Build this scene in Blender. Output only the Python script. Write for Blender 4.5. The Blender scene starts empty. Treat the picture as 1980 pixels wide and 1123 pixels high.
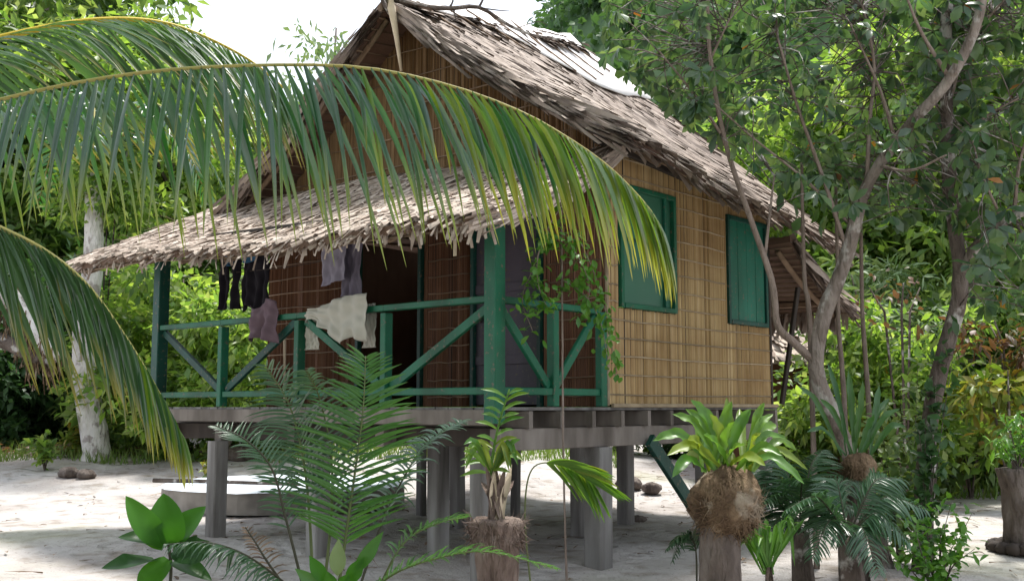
import bpy, math, random
import numpy as np
from mathutils import Vector, Matrix
random.seed(7); RNG = np.random.default_rng(7)
SC = bpy.context.scene
COL = SC.collection
R = math.radians
# ------------------------------------------------------------------ camera
PITCH = R(6.2); EYE = 1.30; FPX = 2068.0; CX, CY = 990.0, 561.5
cd = bpy.data.cameras.new('camera'); cam = bpy.data.objects.new('camera', cd); COL.objects.link(cam)
cd.sensor_width = 36.0; cd.lens = 36.0*FPX/1980.0; cd.clip_start = 0.05; cd.clip_end = 2000
cam.location = (0, 0, EYE); cam.rotation_euler = (R(90)+PITCH, 0, 0)
SC.camera = cam
# ------------------------------------------------------------------ sky, sun, exposure
SUN_EL, SUN_AZ = R(71), R(28)            # azimuth measured from +Y (view direction) towards +X
w = bpy.data.worlds.new('World'); SC.world = w; w.use_nodes = True
nt = w.node_tree; nt.nodes.clear()
out = nt.nodes.new('ShaderNodeOutputWorld'); bg = nt.nodes.new('ShaderNodeBackground')
sky = nt.nodes.new('ShaderNodeTexSky'); sky.sky_type = 'NISHITA'; sky.sun_disc = False
sky.sun_elevation = SUN_EL; sky.sun_rotation = SUN_AZ; sky.dust_density = 4.0; sky.air_density = 1.0
mixs = nt.nodes.new('ShaderNodeMix'); mixs.data_type = 'RGBA'
cn = nt.nodes.new('ShaderNodeTexNoise'); cn.inputs['Scale'].default_value = 2.2; cn.inputs['Detail'].default_value = 5
cr = nt.nodes.new('ShaderNodeMapRange'); cr.inputs['From Min'].default_value = .25; cr.inputs['From Max'].default_value = .6
cr.inputs['To Min'].default_value = .60; cr.inputs['To Max'].default_value = .97
nt.links.new(cn.outputs['Fac'], cr.inputs['Value']); nt.links.new(cr.outputs['Result'], mixs.inputs['Factor'])
nt.links.new(sky.outputs['Color'], mixs.inputs[6]); mixs.inputs[7].default_value = (8.7, 9.3, 10.4, 1)
nt.links.new(mixs.outputs[2], bg.inputs['Color']); bg.inputs['Strength'].default_value = 0.08
nt.links.new(bg.outputs['Background'], out.inputs['Surface'])
sd = bpy.data.lights.new('sun', 'SUN'); sd.energy = 3.3; sd.angle = R(7.0); sd.color = (1, .965, .91)
sun = bpy.data.objects.new('sun', sd); COL.objects.link(sun)
sdir = Vector((math.sin(SUN_AZ)*math.cos(SUN_EL), math.cos(SUN_AZ)*math.cos(SUN_EL), math.sin(SUN_EL)))
sun.rotation_euler = sdir.to_track_quat('Z', 'Y').to_euler(); sun.location = sdir*60
vs = SC.view_settings; vs.view_transform = 'Standard'; vs.look = 'None'; vs.exposure = 1.1; vs.gamma = 1.0; vs.use_curve_mapping = False
SC.cycles.max_bounces = 7; SC.cycles.diffuse_bounces = 3; SC.cycles.transparent_max_bounces = 8
# ------------------------------------------------------------------ coordinates
CP, SP = math.cos(PITCH), math.sin(PITCH)
def ray(px, py):
    dx = (px-CX)/FPX; dy = -(py-CY)/FPX
    return Vector((dx, CP-dy*SP, SP+dy*CP))
def P(px, py, Y):                        # the point at depth Y metres along the ground
    d = ray(px, py); return Vector((0, 0, EYE))+d*(Y/d.y)
def sst(q):
    q = np.clip(q, 0, 1); return q*q*(3-2*q)
def gz(x, y):                            # height of the sand: falls a little towards the camera, rises behind on the left
    return -.13*np.clip((10.8-y)/2.6, 0, 1)+.5*sst((y-13.5)/6.5)*sst((6-x)/6)
def G(px, Y):                            # a ground point
    p = P(px, 785, Y); return Vector((p.x, Y, gz(p.x, Y)))
C0 = Vector((-.13, 8.4, 0)); UA = R(41.0)
U = Vector((math.sin(UA), math.cos(UA), 0)); V = Vector((-math.cos(UA), math.sin(UA), 0)); Z = Vector((0, 0, 1))
def H(a, b, z): return C0+U*a+V*b+Z*z    # house coordinates: a to the right, b to the left, from the corner post
def onA(px, py, a):                      # pixel ray on the plane a = const -> (b, z)
    d = ray(px, py); o = Vector((0, 0, EYE))-C0
    t = (a-o.dot(U))/d.dot(U); q = o+d*t; return q.dot(V), q.z
def onB(px, py, b):
    d = ray(px, py); o = Vector((0, 0, EYE))-C0
    t = (b-o.dot(V))/d.dot(V); q = o+d*t; return q.dot(U), q.z
# ------------------------------------------------------------------ materials
def mat_base(name):
    m = bpy.data.materials.new(name); m.use_nodes = True; n = m.node_tree; n.nodes.clear()
    o = n.nodes.new('ShaderNodeOutputMaterial'); p = n.nodes.new('ShaderNodeBsdfPrincipled')
    n.links.new(p.outputs[0], o.inputs['Surface']); return m, n, o, p
def ramp(n, stops):
    r = n.nodes.new('ShaderNodeValToRGB'); e = r.color_ramp.elements
    while len(e) < len(stops): e.new(.5)
    for i, (q, c) in enumerate(stops): e[i].position = q; e[i].color = (*c, 1)
    return r
def rnd_value(n):                        # per-piece random (attribute r) shifted by the object's own random
    a = n.nodes.new('ShaderNodeAttribute'); a.attribute_name = 'r'
    oi = n.nodes.new('ShaderNodeObjectInfo')
    ad = n.nodes.new('ShaderNodeMath'); ad.operation = 'ADD'; n.links.new(a.outputs['Fac'], ad.inputs[0]); n.links.new(oi.outputs['Random'], ad.inputs[1])
    fr = n.nodes.new('ShaderNodeMath'); fr.operation = 'FRACT'; n.links.new(ad.outputs[0], fr.inputs[0]); return fr.outputs[0]
def noise(n, scale, detail=4, vec=None, stretch=None, coord='Object'):
    t = n.nodes.new('ShaderNodeTexNoise'); t.inputs['Scale'].default_value = scale; t.inputs['Detail'].default_value = detail
    tc = n.nodes.new('ShaderNodeTexCoord'); src = tc.outputs[coord]
    if stretch:
        mp = n.nodes.new('ShaderNodeMapping'); mp.inputs['Scale'].default_value = stretch; n.links.new(src, mp.inputs['Vector']); src = mp.outputs[0]
    n.links.new(src, t.inputs['Vector']); return t.outputs['Fac']
def mixc(n, fac, a, b, mode='MIX'):
    m = n.nodes.new('ShaderNodeMix'); m.data_type = 'RGBA'; m.blend_type = mode
    for s, v in ((m.inputs['Factor'], fac), (m.inputs[6], a), (m.inputs[7], b)):
        if isinstance(v, (int, float)): s.default_value = v
        elif isinstance(v, tuple): s.default_value = (*v, 1)
        else: n.links.new(v, s)
    return m.outputs[2]
def bump(n, p, h, strength=.4, dist=.02):
    b = n.nodes.new('ShaderNodeBump'); b.inputs['Strength'].default_value = strength; b.inputs['Distance'].default_value = dist
    n.links.new(h, b.inputs['Height']); n.links.new(b.outputs[0], p.inputs['Normal'])
def leaf_mat(name, cols, rough=.45, trans=.35, tip=None, tcol=1.6, spec=.5):
    m, n, o, p = mat_base(name)
    rv = rnd_value(n); k = len(cols); rp = ramp(n, [(i/(k-1) if k > 1 else 0, c) for i, c in enumerate(cols)]); n.links.new(rv, rp.inputs[0])
    c = rp.outputs[0]
    c = mixc(n, noise(n, 9, 3), c, mixc(n, 1.0, c, (.62, .66, .6), 'MULTIPLY'))
    if tip:
        a = n.nodes.new('ShaderNodeAttribute'); a.attribute_name = 't'
        mr = n.nodes.new('ShaderNodeMapRange'); mr.inputs[1].default_value = tip[0]; mr.inputs[2].default_value = tip[1]; n.links.new(a.outputs['Fac'], mr.inputs[0])
        c = mixc(n, mr.outputs[0], c, tip[2])
    n.links.new(c, p.inputs['Base Color']); p.inputs['Roughness'].default_value = rough
    p.inputs['Specular IOR Level'].default_value = spec
    t = n.nodes.new('ShaderNodeBsdfTranslucent'); tc = mixc(n, 1.0, c, (tcol*1.15, tcol*1.1, tcol*.55), 'MULTIPLY'); n.links.new(tc, t.inputs['Color'])
    mx = n.nodes.new('ShaderNodeMixShader'); mx.inputs[0].default_value = trans
    n.links.new(p.outputs[0], mx.inputs[1]); n.links.new(t.outputs[0], mx.inputs[2]); n.links.new(mx.outputs[0], o.inputs['Surface'])
    return m
def wood_mat(name, cols, scale=6, stretch=(1, 1, 1), rough=.8, bmp=.4, spec=.3):
    m, n, o, p = mat_base(name)
    nz = noise(n, scale, 6, stretch=stretch)
    rp = ramp(n, [(.25+.5*i/(len(cols)-1), c) for i, c in enumerate(cols)]); n.links.new(nz, rp.inputs[0])
    rv = rnd_value(n); mr = n.nodes.new('ShaderNodeMapRange'); mr.inputs[3].default_value = .72; mr.inputs[4].default_value = 1.2; n.links.new(rv, mr.inputs[0])
    vm = n.nodes.new('ShaderNodeVectorMath'); vm.operation = 'SCALE'; n.links.new(rp.outputs[0], vm.inputs[0]); n.links.new(mr.outputs[0], vm.inputs['Scale'])
    n.links.new(vm.outputs[0], p.inputs['Base Color']); p.inputs['Roughness'].default_value = rough; p.inputs['Specular IOR Level'].default_value = spec
    bump(n, p, noise(n, scale*5, 5, stretch=stretch), bmp, .01)
    return m
M = {}
# sand
m, n, o, p = mat_base('sand'); big = noise(n, .55, 5); mid = noise(n, 3.5, 5); fine = noise(n, 60, 3)
rp = ramp(n, [(.32, (.34, .305, .285)), (.5, (.44, .41, .39)), (.68, (.51, .485, .47))]); n.links.new(big, rp.inputs[0])
r2 = ramp(n, [(.3, (.66, .62, .56)), (.48, (1, 1, 1)), (1, (1, 1, 1))]); n.links.new(mid, r2.inputs[0])
c = mixc(n, 1.0, rp.outputs[0], r2.outputs[0], 'MULTIPLY')
mo = noise(n, .33, 4); r3 = ramp(n, [(.55, (0, 0, 0)), (.7, (1, 1, 1))]); n.links.new(mo, r3.inputs[0])
c = mixc(n, r3.outputs[0], c, mixc(n, .35, c, (.30, .33, .14)))
sp = noise(n, 30, 2); r4 = ramp(n, [(.27, (.30, .24, .19)), (.34, (1, 1, 1))]); n.links.new(sp, r4.inputs[0]); c = mixc(n, .75, c, mixc(n, 1.0, c, r4.outputs[0], 'MULTIPLY'))
n.links.new(c, p.inputs['Base Color']); p.inputs['Roughness'].default_value = .95; p.inputs['Specular IOR Level'].default_value = .15
ad = n.nodes.new('ShaderNodeMath'); ad.operation = 'MULTIPLY_ADD'; ad.inputs[1].default_value = .25; n.links.new(fine, ad.inputs[0]); n.links.new(noise(n, 7, 5), ad.inputs[2])
vo = n.nodes.new('ShaderNodeTexVoronoi'); vo.feature = 'SMOOTH_F1'; vo.inputs['Scale'].default_value = 3.1; tcv = n.nodes.new('ShaderNodeTexCoord'); n.links.new(tcv.outputs['Object'], vo.inputs['Vector'])
vr = n.nodes.new('ShaderNodeMapRange'); vr.inputs[1].default_value = .08; vr.inputs[2].default_value = .3; vr.inputs[4].default_value = .7; n.links.new(vo.outputs['Distance'], vr.inputs[0])
a2 = n.nodes.new('ShaderNodeMath'); a2.operation = 'ADD'; n.links.new(ad.outputs[0], a2.inputs[0]); n.links.new(vr.outputs[0], a2.inputs[1])
bump(n, p, a2.outputs[0], 1.0, .07); M['sand'] = m
# thatch: dry palm leaf
def thatch_mat(name, cols):
    m, n, o, p = mat_base(name); rv = rnd_value(n)
    rp = ramp(n, [(i/(len(cols)-1), c) for i, c in enumerate(cols)]); n.links.new(rv, rp.inputs[0])
    c = mixc(n, noise(n, 14, 4), rp.outputs[0], mixc(n, 1.0, rp.outputs[0], (.55, .5, .46), 'MULTIPLY'))
    n.links.new(c, p.inputs['Base Color']); p.inputs['Roughness'].default_value = .7; p.inputs['Specular IOR Level'].default_value = .25
    bump(n, p, noise(n, 60, 4), .4, .01); return m
M['thatch'] = thatch_mat('thatch', [(.24, .18, .145), (.50, .415, .35), (.60, .51, .44), (.70, .62, .55), (.41, .335, .28), (.64, .55, .475)])
M['thatch_old'] = thatch_mat('thatch_old', [(.13, .095, .08), (.27, .215, .18), (.34, .275, .23), (.44, .37, .32), (.20, .155, .13), (.37, .30, .255)])
M['thatch_under'] = thatch_mat('thatch_under', [(.10, .06, .045), (.17, .105, .075), (.13, .08, .06), (.20, .13, .09)])
def reed_mat(name, cols):
    m, n, o, p = mat_base(name); rv = rnd_value(n)
    rp = ramp(n, [(i/(len(cols)-1), c) for i, c in enumerate(cols)]); n.links.new(rv, rp.inputs[0])
    c = mixc(n, noise(n, 10, 5, stretch=(1, 1, .25)), rp.outputs[0], mixc(n, 1.0, rp.outputs[0], (.6, .52, .42), 'MULTIPLY'))
    st = noise(n, 1.1, 4); r5 = ramp(n, [(.42, (1, 1, 1)), (.58, (.80, .74, .68)), (.7, (.62, .55, .48))]); n.links.new(st, r5.inputs[0]); c = mixc(n, 1.0, c, r5.outputs[0], 'MULTIPLY')
    n.links.new(c, p.inputs['Base Color']); p.inputs['Roughness'].default_value = .6; p.inputs['Specular IOR Level'].default_value = .35
    bump(n, p, noise(n, 40, 4, stretch=(1, 1, .2)), .35, .006); return m
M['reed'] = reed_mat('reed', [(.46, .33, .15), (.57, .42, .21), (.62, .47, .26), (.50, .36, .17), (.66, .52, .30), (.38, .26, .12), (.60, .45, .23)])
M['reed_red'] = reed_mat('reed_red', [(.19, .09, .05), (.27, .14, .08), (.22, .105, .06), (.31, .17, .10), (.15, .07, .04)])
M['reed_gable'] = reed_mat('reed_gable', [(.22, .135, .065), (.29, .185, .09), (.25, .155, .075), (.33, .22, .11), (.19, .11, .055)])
M['batten'] = wood_mat('batten', [(.24, .185, .12), (.42, .335, .22)], 8)
M['beam_wood'] = wood_mat('beam_wood', [(.10, .083, .07), (.19, .163, .142), (.28, .247, .22)], 5, (1, 1, .25))
M['batten_dark'] = wood_mat('batten_dark', [(.15, .10, .065), (.28, .20, .13)], 8)
M['grey_wood'] = wood_mat('grey_wood', [(.065, .058, .052), (.15, .14, .132), (.23, .22, .212), (.34, .33, .322)], 4, (1.6, 1.6, .22), bmp=.8)
M['dark_wood'] = wood_mat('dark_wood', [(.03, .023, .019), (.07, .055, .045)], 6, (1, 1, .3))
M['brown_wood'] = wood_mat('brown_wood', [(.13, .085, .055), (.24, .165, .11)], 6)
M['pale_pole'] = wood_mat('pale_pole', [(.42, .34, .24), (.62, .53, .40)], 5)
M['concrete'] = wood_mat('concrete', [(.18, .16, .14), (.29, .265, .235), (.38, .35, .315)], 3.5, rough=.9)
def paint_mat(name, a, b, wear=(.12, .10, .07), rough=.5):
    m, n, o, p = mat_base(name); c = mixc(n, noise(n, 5, 6), a, b); gr = ramp(n, [(.4, (1, 1, 1)), (.65, (.5, .55, .5))]); n.links.new(noise(n, 2.3, 6, stretch=(1, 1, .35)), gr.inputs[0]); c = mixc(n, 1.0, c, gr.outputs[0], 'MULTIPLY')
    ed = noise(n, 26, 6); r6 = ramp(n, [(.60, (0, 0, 0)), (.70, (1, 1, 1))]); n.links.new(ed, r6.inputs[0]); c = mixc(n, r6.outputs[0], c, wear)
    n.links.new(c, p.inputs['Base Color']); p.inputs['Roughness'].default_value = rough; p.inputs['Specular IOR Level'].default_value = .35
    bump(n, p, noise(n, 30, 5, stretch=(1, 1, .2)), .25, .006); return m
M['green'] = paint_mat('green_paint', (.006, .095, .047), (.012, .14, .072))
M['teal'] = paint_mat('teal_paint', (.010, .12, .075), (.018, .17, .11))
M['green_dark'] = paint_mat('green_dark_paint', (.006, .055, .04), (.010, .075, .055))
M['door_grey'] = paint_mat('door_grey', (.075, .062, .085), (.11, .092, .12))
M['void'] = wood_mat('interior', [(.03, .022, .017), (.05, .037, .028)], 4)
def plain(name, c, c2=None, rough=.85, sc=6, spec=.3):
    m, n, o, p = mat_base(name); n.links.new(mixc(n, noise(n, sc, 4), c, c2 or c), p.inputs['Base Color']); p.inputs['Roughness'].default_value = rough; p.inputs['Specular IOR Level'].default_value = spec; return m
M['glass'] = plain('window_screen', (.016, .115, .07), (.06, .16, .10), .35, 2.5, .5)
M['cl_lilac'] = plain('cloth_lilac', (.29, .27, .35), (.36, .34, .42)); M['cl_grey'] = plain('cloth_grey', (.16, .14, .19), (.21, .19, .24))
M['cl_dark'] = plain('cloth_dark', (.008, .006, .011), (.014, .011, .017)); M['cl_white'] = plain('cloth_white', (.40, .385, .33), (.47, .455, .40))
M['cl_blue'] = plain('cloth_blue', (.03, .09, .20), (.05, .16, .26)); M['cl_plum'] = plain('cloth_plum', (.09, .055, .075), (.17, .12, .14))
M['rope'] = plain('rope', (.30, .27, .23), (.42, .38, .33), .9)
def bark_mat(name, cols, spots=None):
    m, n, o, p = mat_base(name); nz = noise(n, 7, 6, stretch=(1, 1, .5)); rp = ramp(n, [(.28+.44*i/(len(cols)-1), c) for i, c in enumerate(cols)]); n.links.new(nz, rp.inputs[0]); c = rp.outputs[0]
    if spots:
        s = noise(n, 5.5, 4); r7 = ramp(n, [(.55, (0, 0, 0)), (.62, (1, 1, 1))]); n.links.new(s, r7.inputs[0]); c = mixc(n, r7.outputs[0], c, spots)
    n.links.new(c, p.inputs['Base Color']); p.inputs['Roughness'].default_value = .85; p.inputs['Specular IOR Level'].default_value = .2
    bump(n, p, noise(n, 22, 6, stretch=(1, 1, .35)), 1.0, .06); return m
M['bark'] = bark_mat('bark', [(.11, .088, .07), (.20, .165, .14), (.30, .26, .225)], (.36, .335, .30))
M['bark_pink'] = bark_mat('bark_pink', [(.17, .13, .105), (.27, .215, .18)])
M['bark_dark'] = bark_mat('bark_dark', [(.055, .042, .035), (.12, .095, .08), (.18, .15, .13)], (.40, .38, .35))
M['bark_palm'] = bark_mat('bark_palm', [(.48, .45, .42), (.66, .63, .60), (.72, .69, .67)], (.38, .34, .32))
M['stump'] = bark_mat('stump_bark', [(.06, .047, .04), (.13, .105, .09), (.20, .17, .15)])
M['fibre'] = bark_mat('fibre', [(.07, .043, .026), (.15, .10, .06), (.24, .17, .105)], (.28, .23, .17))
M['husk'] = bark_mat('husk', [(.08, .055, .045), (.19, .14, .115), (.29, .23, .195)])
# leaves
M['coco'] = leaf_mat('coconut_leaf', [(.014, .065, .024), (.025, .10, .026), (.05, .10, .10), (.018, .075, .04), (.04, .13, .026), (.085, .135, .14), (.02, .08, .03), (.03, .10, .025)], .27, .34, (.6, 1.1, (.20, .23, .03)), 2.5, 1.0)  # bluish-grey stops put sky sheen into some leaflets' colour
M['coco_gold'] = leaf_mat('coconut_leaf_gold', [(.05, .13, .025), (.10, .19, .03), (.14, .21, .03), (.06, .14, .05), (.17, .22, .035), (.12, .17, .13)], .3, .45, (.55, 1.1, (.30, .27, .035)), 2.2, .9)  # yellower copy of coco, backlit glow put into the colour, plus yellowing tips
M['coco_low'] = leaf_mat('coconut_leaf_low', [(.04, .10, .04), (.06, .13, .045), (.05, .115, .05)], .33, .3, (.7, 1.1, (.30, .23, .04)), 1.9, .5)
M['rachis'] = plain('rachis', (.30, .29, .10), (.40, .33, .09), .5, 4)
M['rachis_yellow'] = plain('rachis_yellow', (.50, .38, .03), (.58, .42, .04), .5, 4)
M['rachis_green'] = plain('rachis_green', (.07, .10, .03), (.12, .14, .05), .5, 6)
M['rachis_dark'] = plain('rachis_dark', (.03, .032, .02), (.06, .055, .03), .5, 6)
M['cycad'] = leaf_mat('cycad_leaf', [(.04, .125, .022), (.065, .175, .028), (.05, .15, .032)], .4, .35, None, 2.0)
M['cycad_blue'] = leaf_mat('cycad_leaf_blue', [(.035, .095, .05), (.055, .13, .065), (.045, .115, .05)], .3, .22, None, 1.6, .7)
M['cycad_dark'] = leaf_mat('cycad_leaf_dark', [(.028, .08, .036), (.045, .11, .046), (.034, .095, .04)], .35, .2, None, 1.6, .6)
M['broad'] = leaf_mat('broad_leaf', [(.04, .15, .014), (.055, .18, .018)], .5, .38, None, 2.0, .3)
M['broad_dark'] = leaf_mat('broad_leaf_dark', [(.018, .07, .014), (.028, .095, .018)], .45, .3, None, 1.8, .4)
M['nest'] = leaf_mat('nest_fern_leaf', [(.10, .24, .03), (.15, .28, .035), (.075, .20, .03), (.22, .28, .035)], .38, .35, None, 1.6)
M['nest_dark'] = leaf_mat('nest_fern_leaf_dark', [(.035, .11, .03), (.06, .15, .035), (.03, .10, .04)], .38, .3, None, 1.6)
M['almond'] = leaf_mat('almond_leaf', [(.04, .09, .055), (.055, .115, .055), (.08, .15, .055), (.05, .10, .07), (.10, .175, .055), (.08, .125, .095), (.13, .195, .08)], .32, .42, None, 1.9, .55)  # leaf sheen put into the colour by the cooler grey-green stops
M['orange'] = leaf_mat('orange_leaf', [(.38, .16, .03), (.30, .11, .03), (.40, .24, .04), (.20, .08, .035)], .5, .35, None, 1.3)
M['bright'] = leaf_mat('bright_leaf', [(.12, .21, .045), (.18, .29, .06), (.25, .35, .085), (.14, .25, .055), (.10, .19, .05), (.32, .39, .16), (.08, .15, .045)], .42, .54, None, 1.9)  # background greens lightened in colour, standing in for haze
M['mid'] = leaf_mat('mid_leaf', [(.08, .155, .05), (.12, .205, .06), (.17, .25, .08), (.09, .17, .06), (.23, .30, .14), (.06, .12, .045)], .4, .52, None, 1.8)  # lightened likewise, haze put into the leaf colour
M['deep'] = leaf_mat('deep_leaf', [(.03, .08, .026), (.045, .11, .034), (.06, .135, .042)], .45, .3, None, 1.7)
M['pale'] = leaf_mat('pale_leaf', [(.16, .25, .11), (.22, .30, .15), (.12, .22, .08)], .5, .3, None, 1.3)
M['croton'] = leaf_mat('croton_leaf', [(.12, .22, .03), (.26, .28, .04), (.10, .20, .03), (.36, .22, .03), (.07, .16, .025), (.34, .30, .05), (.10, .19, .04)], .45, .35, None, 1.4)
M['red'] = leaf_mat('red_leaf', [(.13, .055, .03), (.17, .085, .045), (.10, .06, .03), (.10, .12, .035), (.08, .11, .03)], .5, .35, None, 1.3)
M['far'] = leaf_mat('far_leaf', [(.045, .105, .04), (.065, .14, .05), (.055, .12, .055), (.08, .16, .05)], .6, .3, None, 1.6)
M['hedge'] = leaf_mat('creeper_leaf', [(.08, .22, .025), (.13, .28, .035), (.06, .18, .03)], .4, .35, None, 1.8)
M['grass'] = leaf_mat('grass_blade', [(.10, .20, .03), (.16, .25, .05), (.20, .24, .08)], .6, .35, None, 1.5)
M['litter'] = leaf_mat('dry_leaf', [(.12, .08, .06), (.22, .15, .10), (.30, .20, .14), (.09, .06, .05)], .8, .1, None, 1.0)
# ------------------------------------------------------------------ mesh helpers
def new_mesh(name, v, f, r=None, t=None, smooth=False):
    v = np.asarray(v, dtype=np.float32).reshape(-1, 3); me = bpy.data.meshes.new(name)
    if isinstance(f, np.ndarray):
        nf = len(f); k = f.shape[1]
        me.vertices.add(len(v)); me.vertices.foreach_set('co', v.ravel())
        me.loops.add(nf*k); me.polygons.add(nf)
        me.loops.foreach_set('vertex_index', f.astype(np.int32).ravel())
        me.polygons.foreach_set('loop_start', np.arange(0, nf*k, k, dtype=np.int32))
        me.update(calc_edges=True)
    else:
        me.from_pydata([tuple(q) for q in v.tolist()], [], f); me.update()
    for nm, a in (('r', r), ('t', t)):
        if a is not None:
            at = me.attributes.new(nm, 'FLOAT', 'POINT'); at.data.foreach_set('value', np.asarray(a, dtype=np.float32))
    if smooth: me.polygons.foreach_set('use_smooth', [True]*len(me.polygons))
    return me
def wloc(o):
    l = Vector((0, 0, 0))
    while o is not None: l = l+o.location; o = o.parent
    return l
def link(name, me, mat=None, parent=None):
    o = bpy.data.objects.new(name, me); COL.objects.link(o)
    if parent is not None: o.parent = parent
    if mat is not None and me is not None and not me.materials: me.materials.append(M[mat] if isinstance(mat, str) else mat)
    return o
def tag(o, label=None, cat=None, group=None, kind=None):
    if label: o['label'] = label
    if cat: o['category'] = cat
    if group: o['group'] = group
    if kind: o['kind'] = kind
    return o
def thing(name, loc, label, cat, group=None):
    o = bpy.data.objects.new(name, None); o.empty_display_size = .2; COL.objects.link(o); o.location = loc
    return tag(o, label, cat, group)
def frame(d, up=Z):
    d = Vector(d).normalized(); s = d.cross(up)
    if s.length < 1e-4: s = d.cross(Vector((1, 0, 0)))
    s.normalize(); return d, s, s.cross(d).normalized()
def post_rings(pts, rad, seg, rings, ridge=.09):
    """gnarled stump: verts and faces of a ridged column"""
    c = spline(pts, rings); k = len(rad); ph = [random.uniform(0, 6.28) for _ in range(4)]; vs = []
    for i, p in enumerate(c):
        x = i/(rings-1)*(k-1); j = min(int(x), k-2); r = rad[j]+(rad[j+1]-rad[j])*(x-j)
        for q in range(seg):
            a = 6.28318*q/seg; m = 1+ridge*(.5*math.sin(5*a+ph[0]+i*.15)+.5*math.sin(11*a+ph[1]-i*.1)+.35*math.sin(3*a+ph[2]+i*.5))+random.uniform(-.03, .03)
            vs.append(p+Vector((math.cos(a)*r*m, math.sin(a)*r*m, random.uniform(-.006, .006))))
    fs = [(i*seg+q, i*seg+(q+1) % seg, (i+1)*seg+(q+1) % seg, (i+1)*seg+q) for i in range(rings-1) for q in range(seg)]+[tuple(range((rings-1)*seg, rings*seg))]
    return vs, fs
class MB:
    def __init__(s): s.v = []; s.f = []; s.r = []; s.t = []; s.cr = None
    def add(s, vs, fs, r=None, t=None):
        b = len(s.v); s.v += [tuple(q) for q in vs]; s.f += [tuple(b+i for i in q) for q in fs]
        rr = random.random() if r is None else r; s.r += [rr]*len(vs); s.t += list(t) if t is not None else [0]*len(vs)
    def beam(s, p0, p1, wd, ht, up=Z, bev=0.0, r=None):     # box between two points, wd sideways, ht along up; chamfered when bev
        p0, p1 = Vector(p0), Vector(p1); d, sd, u = frame(p1-p0, up)
        hw, hh = wd/2, ht/2
        if bev: ring = [(-hw+bev, -hh), (hw-bev, -hh), (hw, -hh+bev), (hw, hh-bev), (hw-bev, hh), (-hw+bev, hh), (-hw, hh-bev), (-hw, -hh+bev)]
        else: ring = [(-hw, -hh), (hw, -hh), (hw, hh), (-hw, hh)]
        k = len(ring); vs = [p+sd*x+u*y for p in (p0, p1) for x, y in ring]
        fs = [(i, (i+1) % k, k+(i+1) % k, k+i) for i in range(k)]+[tuple(range(k))[::-1], tuple(range(k, 2*k))]
        s.add(vs, fs, r); return s
    def tube(s, pts, rad, seg=8, r=None, wob=0.0, cap=True):
        pts = [Vector(p) for p in pts]; n_ = len(pts); vs = []; prev = None
        for i, p in enumerate(pts):
            d = (pts[min(i+1, n_-1)]-pts[max(i-1, 0)]).normalized()
            if prev is None: _, a, b = frame(d, Vector((.31, .95, .05)))
            else:
                a = prev-d*prev.dot(d); a.normalize(); b = d.cross(a)
            prev = a; q = rad[i] if hasattr(rad, '__len__') else rad
            for k in range(seg):
                th = 2*math.pi*k/seg; w_ = 1+(random.uniform(-wob, wob) if wob else 0)
                vs.append(p+(a*math.cos(th)+b*math.sin(th))*q*w_)
        fs = [(i*seg+k, i*seg+(k+1) % seg, (i+1)*seg+(k+1) % seg, (i+1)*seg+k) for i in range(n_-1) for k in range(seg)]
        if cap: fs += [tuple(range(seg))[::-1], tuple(range((n_-1)*seg, n_*seg))]
        s.add(vs, fs, r, [i/(n_-1) for i in range(n_) for k in range(seg)]); return s
    def prism(s, poly, off, r=None):
        k = len(poly); vs = [Vector(q) for q in poly]; vs += [q+Vector(off) for q in vs]
        s.add(vs, [tuple(range(k))[::-1], tuple(range(k, 2*k))]+[(i, (i+1) % k, k+(i+1) % k, k+i) for i in range(k)], r); return s
    def mesh(s, name, origin=None, smooth=False):
        v = np.array(s.v, dtype=np.float32)
        if origin is not None: v = v-np.array(origin, dtype=np.float32)
        return new_mesh(name, v, s.f, s.r, s.t, smooth)
    def build(s, name, mat, parent=None, smooth=False):      # verts are world coordinates
        return link(name, s.mesh(name, wloc(parent) if parent is not None else None, smooth), mat, parent)
def spline(pts, n_):                                         # Catmull-Rom through points
    pts = [Vector(p) for p in pts]; q = [pts[0]*2-pts[1]]+pts+[pts[-1]*2-pts[-2]]; o = []
    for i in range(n_):
        x = i/(n_-1)*(len(pts)-1); k = min(int(x), len(pts)-2); t = x-k; a, b, c, d = q[k:k+4]
        o.append(.5*((2*b)+(c-a)*t+(2*a-5*b+4*c-d)*t*t+(3*b-a-3*c+d)*t**3))
    return o
def arr(x): return np.asarray(x, dtype=np.float64)
def unit(a): return a/np.maximum(np.linalg.norm(a, axis=1, keepdims=True), 1e-9)
# templates: (s along, x across, h lift) per vertex and triangles
T_DIA = (arr([[0, 0, 0], [.45, -.5, .06], [1, 0, -.08], [.45, .5, .06]]), np.array([[0, 2, 1], [0, 3, 2]]))
T_OVAL = (arr([[0, 0, 0], [.3, -.36, .05], [.33, 0, 0], [.3, .36, .05], [.68, -.5, .03], [.7, 0, -.03], [.68, .5, .03], [1, 0, -.16]]),
          np.array([[0, 2, 1], [0, 3, 2], [1, 2, 5], [1, 5, 4], [2, 3, 6], [2, 6, 5], [4, 5, 7], [5, 6, 7]]))
T_STRIP = (arr([[0, -.5, 0], [0, .5, 0], [.5, -.55, .03], [.5, .55, .0], [1, -.3, -.02], [1, .22, .03]]), np.array([[0, 1, 3], [0, 3, 2], [2, 3, 5], [2, 5, 4]]))
T_BLADE = (arr([[0, -.5, 0], [0, .5, 0], [.5, -.4, .02], [.5, .4, .02], [1, 0, -.1]]), np.array([[0, 1, 3], [0, 3, 2], [2, 3, 4]]))
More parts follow.
